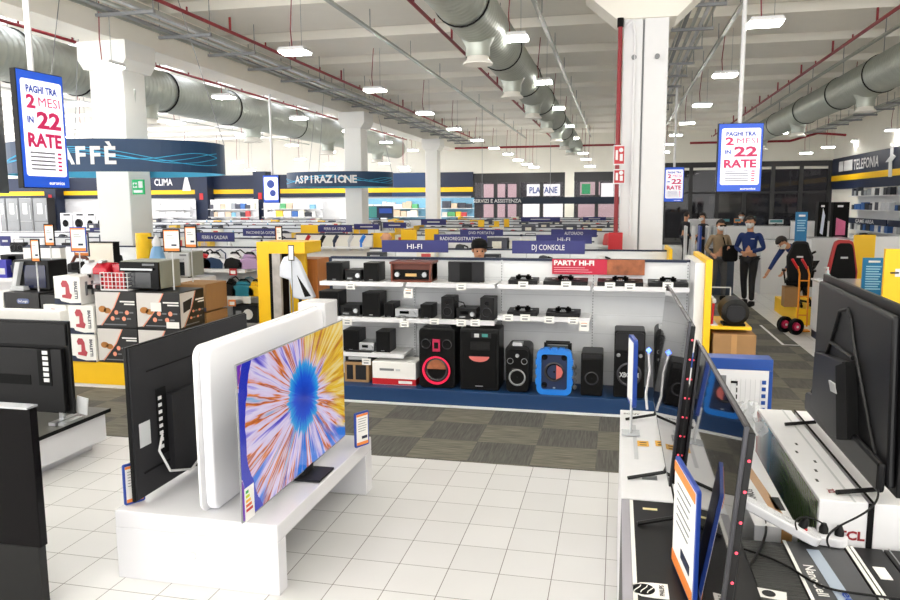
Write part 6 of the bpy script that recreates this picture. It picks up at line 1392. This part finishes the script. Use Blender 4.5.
# shelving on the telephone wall
for i_, (ya_, yb_) in enumerate(((19, 23.8), (24, 28.8), (29, 33.8))):
    t = thing('wall_shelving', 'white wall shelving under the telephone lettering, '+['bay by the picture edge', 'middle bay', 'bay nearest the dark facade'][i_], 'shelving', (XR-.45, ya_, 0)); L_ = yb_-ya_
    MB().box(.38, .43, 0, L_, 0, 2.5, white).build('back_panel', t)
    for z in (.5, .95, 1.75, 2.3): MB().box(0, .38, 0, L_, z-.03, z, white).build('shelf', t)
    MB().box(-.04, 0, 0, L_, 1.2, 1.42, navy).build('name_strip', t); text('GAME AREA', .14, white, t, (-.045, L_*.5, 1.31), '-X', width=2.2)
    for z in (.5, .95, 1.75, 2.3):
        y_ = .1
        while y_ < L_-.4:
            ww = R.uniform(.25, .5); o = MB().box(.05, .25, 0, ww*.85, 0, R.uniform(.18, .34), R.choice([pm[3], pm[12], pm[5], pm[8], pm[2], pm[0]])).build('boxed_product', loc=(XR-.45, ya_+y_, z)); tag(o, 'boxed device on the wall shelving under the telephone lettering', 'box', 'boxed devices on the telephone wall'); y_ += ww

# ------------------------------------------------------------------ people
def skin(name, verts, edges, rad, m_, parent, sub=1, smooth=True):
    me = bpy.data.meshes.new(name); me.from_pydata(verts, edges, []); ob = bpy.data.objects.new(name, me); COL.objects.link(ob)
    ob.modifiers.new('s', 'SKIN'); sv = me.skin_vertices[0].data
    for i_, r in enumerate(rad): sv[i_].radius = r if isinstance(r, tuple) else (r, r)
    sv[0].use_root = True
    md = ob.modifiers.new('u', 'SUBSURF'); md.levels = sub; md.render_levels = sub
    dg = bpy.context.evaluated_depsgraph_get(); me2 = bpy.data.meshes.new_from_object(ob.evaluated_get(dg)); bpy.data.objects.remove(ob)
    me2.materials.clear(); me2.materials.append(m_); me2.polygons.foreach_set('use_smooth', [True]*len(me2.polygons))
    o = bpy.data.objects.new(name, me2); COL.objects.link(o); o.parent = parent; return o
def person(label, loc, rz, J, top, legs_m, hair, mask=True, skin_m=skinm, cap=None, glasses=False, sc_=1.0, coat_len=0, bag=None):
    """J: joints in metres, facing -Y; pelvis chest neck head, shoulder/elbow/wrist per side, hip/knee/ankle per side"""
    t = thing('person', label, 'person', loc, rz); t.scale = (sc_,)*3
    P = {k: Vector(v) for k, v in J.items()}
    names = ['pelvis', 'chest', 'neck', 'jaw', 'head', 'sL', 'eL', 'wL', 'hL', 'sR', 'eR', 'wR', 'hR', 'pL', 'kL', 'aL', 'pR', 'kR', 'aR']
    d = (P['head']-P['neck']).normalized(); P['jaw'] = P['neck'].lerp(P['head'], .55)
    for s_ in 'LR': P['h'+s_] = P['w'+s_]+(P['w'+s_]-P['e'+s_]).normalized()*.08
    V = [P[n] for n in names]; V.append(P['head']+d*.085); names.append('crown')
    E = [('pelvis', 'chest'), ('chest', 'neck'), ('neck', 'jaw'), ('jaw', 'head'), ('head', 'crown'), ('chest', 'sL'), ('sL', 'eL'), ('eL', 'wL'), ('wL', 'hL'), ('chest', 'sR'), ('sR', 'eR'), ('eR', 'wR'), ('wR', 'hR'), ('pelvis', 'pL'), ('pL', 'kL'), ('kL', 'aL'), ('pelvis', 'pR'), ('pR', 'kR'), ('kR', 'aR')]
    I = {n: i_ for i_, n in enumerate(names)}
    rad = {'pelvis': .11, 'chest': (.13, .1), 'neck': .055, 'jaw': .072, 'head': (.088, .1), 'crown': .06, 's': .055, 'e': .042, 'w': .028, 'h': .034, 'p': .08, 'k': .05, 'a': .035}
    rr_ = [rad.get(n, rad.get(n[0], .05)) for n in names]
    body = skin('body', [tuple(v) for v in V], [(I[a_], I[b_]) for a_, b_ in E], rr_, skin_m, t, 2)
    # fingers joined to the body mesh
    bm_ = bmesh.new(); bm_.from_mesh(body.data)
    for s_ in 'LR':
        dd = (P['h'+s_]-P['w'+s_]).normalized(); side = dd.cross(Vector((0, 1, .3))).normalized(); up = side.cross(dd)
        for k in range(5):
            base = P['h'+s_]+side*(-.024+.016*k) if k < 4 else P['w'+s_].lerp(P['h'+s_], .4)+side*.03
            ln = (.055, .065, .068, .06, .045)[k]; d1 = (dd if k < 4 else (dd+side*.8).normalized())
            p1 = base+d1*ln*.55; p2 = p1+(d1*.7-up*.6).normalized()*ln*.5
            for q0_, q1_, ra, rb_ in ((base, p1, .0095, .0085), (p1, p2, .0085, .006)):
                mb = MB(); mb.cyl(q0_, q1_, ra, skin_m, 6, rb_); mm_ = bpy.data.meshes.new('x'); mm_.from_pydata(mb.v, [], mb.f); bm_.from_mesh(mm_); bpy.data.meshes.remove(mm_)
    # nose and ears on the same mesh
    H = P['head']; f = Vector((0, -1, 0)); fwd = (f-d*f.dot(d)).normalized(); sd = fwd.cross(d).normalized()
    for c_, a_, r in ((H+fwd*.10-d*.01, fwd*.02-d*.02, .012), (H+sd*.088, fwd*-.008+d*.03, .014), (H-sd*.088, fwd*-.008+d*.03, .014)):
        mb = MB(); mb.cyl(c_-a_*.6, c_+a_*.6, r*.8, skin_m, 8, r); mm_ = bpy.data.meshes.new('x'); mm_.from_pydata(mb.v, [], mb.f); bm_.from_mesh(mm_); bpy.data.meshes.remove(mm_)
    bm_.to_mesh(body.data); bm_.free(); body.data.polygons.foreach_set('use_smooth', [True]*len(body.data.polygons))
    q = MB()
    for s_ in (-1, 1): c_ = H+fwd*.094+sd*.033*s_+d*.012; q.cyl(c_, c_+fwd*.008, .011, black2, 8)
    q.build('eyes', t); q = MB(); q.cyl(H+fwd*.085-d*.055-sd*.02, H+fwd*.085-d*.055+sd*.02, .006, M('lip', 'a05a50', .5), 6); q.build('mouth', t)
    # hair as a cap of the skull
    mb = MB(); n = 18
    for j in range(7):
        for k in range(n):
            pass
    bmh = bmesh.new(); bmesh.ops.create_uvsphere(bmh, u_segments=18, v_segments=12, radius=1)
    for v in list(bmh.verts):
        x, y_, z = v.co; 
        if (z < .05 and y_ > -.25 and z < -.55) or (y_ >= -.25 and False): pass
    M3 = Matrix((sd, -fwd, d)).transposed()
    dele = [v for v in bmh.verts if (v.co.y < -.35 and v.co.z < .42) or v.co.z < -.55 or (abs(v.co.x) > .75 and v.co.y < .15 and v.co.z < .05)]
    bmesh.ops.delete(bmh, geom=dele, context='VERTS')
    for v in bmh.verts: v.co = H+d*.022+M3 @ Vector((v.co.x*.1, v.co.y*.116, v.co.z*.118))
    if not hair: pass
    else:
        me = bpy.data.meshes.new('hair'); bmh.to_mesh(me); me.materials.append(hair); o = bpy.data.objects.new('hair', me); COL.objects.link(o); o.parent = t
        sm = o.modifiers.new('s', 'SOLIDIFY'); sm.thickness = -.015; me.polygons.foreach_set('use_smooth', [True]*len(me.polygons))
    bmh.free()
    if cap:
        mb = MB(); mb.lathe([(.108, 0), (.11, .05), (.09, .1), (.04, .125), (0, .13)], cap, n=20); mb.prism([(-.08, 0), (.08, 0), (.07, -.16), (0, -.19), (-.07, -.16)], 'Z', 0, .012, cap)
        o = mb.build('cap', t, smooth=False); o.location = H+d*.035; o.rotation_euler = (0, 0, 1.2)
    if mask:
        mb = MB(); pts = []
        for (u, v_, w_) in ((-.075, .0, .03), (0, .012, .125), (.075, .0, .03), (.075, -.06, .02), (.03, -.1, .085), (-.03, -.1, .085), (-.075, -.06, .02)): pts.append(H+sd*u+d*v_+fwd*w_)
        c_ = H+fwd*.132-d*.04
        for a_, b_ in zip(pts, pts[1:]+pts[:1]): mb.face([c_, a_, b_], white)
        o = mb.build('face_mask', t, smooth=True); o.modifiers.new('s', 'SOLIDIFY').thickness = .006
    if glasses: MB().box(-.07, .07, -.01, 0, -.015, .02, black2).build('glasses', t, loc=H+fwd*.105+d*.012)
    # garments
    V = []; E = []; rr_ = []
    def ch(seq, rs, start=None):
        last = start
        for p, r in zip(seq, rs):
            V.append(tuple(p)); rr_.append(r); i_ = len(V)-1
            if last is not None: E.append((last, i_))
            last = i_
        return last
    hem = P['pelvis']-(P['chest']-P['pelvis']).normalized()*(.05+coat_len)
    ch([P['chest']-Vector((0, 0, .0)), P['pelvis'].lerp(P['chest'], .45), P['pelvis'], hem], [(.145, .11), (.135, .10), (.135, .105), (.14, .105)])
    ch([P['chest'].lerp(P['neck'], .6), P['neck']], [(.11, .09), .066], 0)
    for s_ in 'LR': ch([P['s'+s_], P['s'+s_].lerp(P['e'+s_], .5), P['e'+s_], P['e'+s_].lerp(P['w'+s_], .85)], [.066, .055, .047, .037], 0)
    skin('jacket', V, E, rr_, top, t, 2)
    V = []; E = []; rr_ = []
    ch([P['pelvis']+Vector((0, 0, .03))], [(.14, .11)])
    for s_ in 'LR': ch([P['p'+s_], P['p'+s_].lerp(P['k'+s_], .5), P['k'+s_], P['k'+s_].lerp(P['a'+s_], .5), P['a'+s_]], [.098, .085, .068, .06, .052], 0)
    skin('trousers', V, E, rr_, legs_m, t, 2)
    for s_ in 'LR':
        a_ = P['a'+s_]; mb = MB(); mb.prism([(a_.y+.07, a_.z-.1), (a_.y+.07, a_.z-.01), (a_.y-.03, a_.z), (a_.y-.17, a_.z-.055), (a_.y-.2, a_.z-.1)], 'X', a_.x-.048, a_.x+.048, black2); mb.build('shoe', t, bevel=.02, seg=3)
    return t
def stand(aL=None, aR=None, stride=.0, lean=0):
    J = dict(pelvis=(0, 0, .95), chest=(0, -.01-lean, 1.28), neck=(0, -.01-lean, 1.47), head=(0, -.04-lean, 1.63), sL=(.17, 0-lean, 1.40), sR=(-.17, 0-lean, 1.40),
             eL=(.25, .04-lean, 1.12), wL=(.22, -.08-lean, .9), eR=(-.25, .04-lean, 1.12), wR=(-.22, -.08-lean, .9),
             pL=(.09, 0, .9), kL=(.1, -.04-stride*.5, .5), aL=(.11, .02-stride, .10), pR=(-.09, 0, .9), kR=(-.1, -.02+stride*.3, .5), aR=(-.11, .02+stride, .10))
    if aL: J['eL'], J['wL'] = aL
    if aR: J['eR'], J['wR'] = aR
    return J
dk_hair = M('dark brown hair', '241a16', .6, noise=.3, nscale=60); polo = M('staff blue knit', '122c66', .8, noise=.12, nscale=90); blk_tr = M('black trousers', '17171b', .8, noise=.15, nscale=40); tanj = M('tan jacket', '9a8468', .8, noise=.15, nscale=20); gry_tr = M('grey trousers', '5a5a5c', .8, noise=.15, nscale=40); drk = M('dark clothes', '1c1d24', .8, noise=.15, nscale=40)
p = person('standing person in blue jumper, black trousers and face mask, hands joined', (2.62, 15.9, 0), math.radians(-28), stand(((.27, -.0, 1.13), (.06, -.24, 1.06)), ((-.27, .0, 1.13), (-.02, -.27, 1.04)), .12), polo, blk_tr, dk_hair, sc_=1.03)
MB().box(.06, .13, -.155, -.15, 1.31, 1.325, white).build('name_badge', p)
p = person('person in tan jacket, grey trousers and mask, phone in hand', (2.12, 16.6, 0), math.radians(18), stand(((.26, .0, 1.13), (.1, -.25, 1.16)), ((-.28, .03, 1.12), (-.22, -.18, 1.0)), .06), tanj, gry_tr, dk_hair, sc_=.98, coat_len=.08, glasses=True)
p = thing('shoulder_bag', 'dark shoulder bag worn by the person in tan jacket', 'bag', (2.32, 16.36, .85)); MB().prism(rrect(.3, .34, .06, cy=.17), 'Y', 0, .12, black2).build('body', p, bevel=.02); MB().tube([(-.1, .06, .33), (-.14, .12, .5)], .012, black2).build('strap', p)
J = dict(pelvis=(0, .25, .92), chest=(0, -.08, 1.16), neck=(0, -.24, 1.25), head=(0, -.36, 1.32), sL=(.19, -.15, 1.22), sR=(-.19, -.15, 1.22), eL=(.22, -.28, .98), wL=(.2, -.45, .78), eR=(-.23, -.3, .98), wR=(-.22, -.48, .72), pL=(.09, .24, .88), kL=(.1, .12, .5), aL=(.11, .2, .10), pR=(-.09, .24, .88), kR=(-.1, .1, .5), aR=(-.11, .2, .10))
person('person in blue jumper bending over to reach down', (at(797, 260, Y=15.4).x, 15.4, 0), math.radians(-62), J, polo, blk_tr, dk_hair)
person('distant shopper in black standing before the gate posts', (at(685, 235, Y=26).x, 26, 0), math.radians(120), stand(stride=.05), drk, drk, dk_hair, mask=False)
person('distant shopper in black behind the blue edged gate post', (at(703, 235, Y=23.5).x, 23.5, 0), math.radians(-60), stand(((.25, -.1, 1.15), (.15, -.3, 1.1)),), drk, drk, dk_hair)
person('person in black cap peeking over behind the hi-fi board', (at(479, 245, Y=9.05).x, 9.05, 0), math.radians(15), stand(), drk, drk, dk_hair, mask=False, cap=black2, sc_=.93)
person('man in black with shaved head seen from behind the hi-fi gondola', (at(368, 240, Y=9.95).x, 9.0+1.75, 0), math.radians(175), stand(), M('black jumper', '101012', .9), blk_tr, None, mask=False, sc_=.97)
person('far shopper dressed dark beside the checkout desk', (at(741, 222, Y=25.5).x, 25.5, 0), 0, stand(), M('navy coat', '23304c', .8), drk, dk_hair)
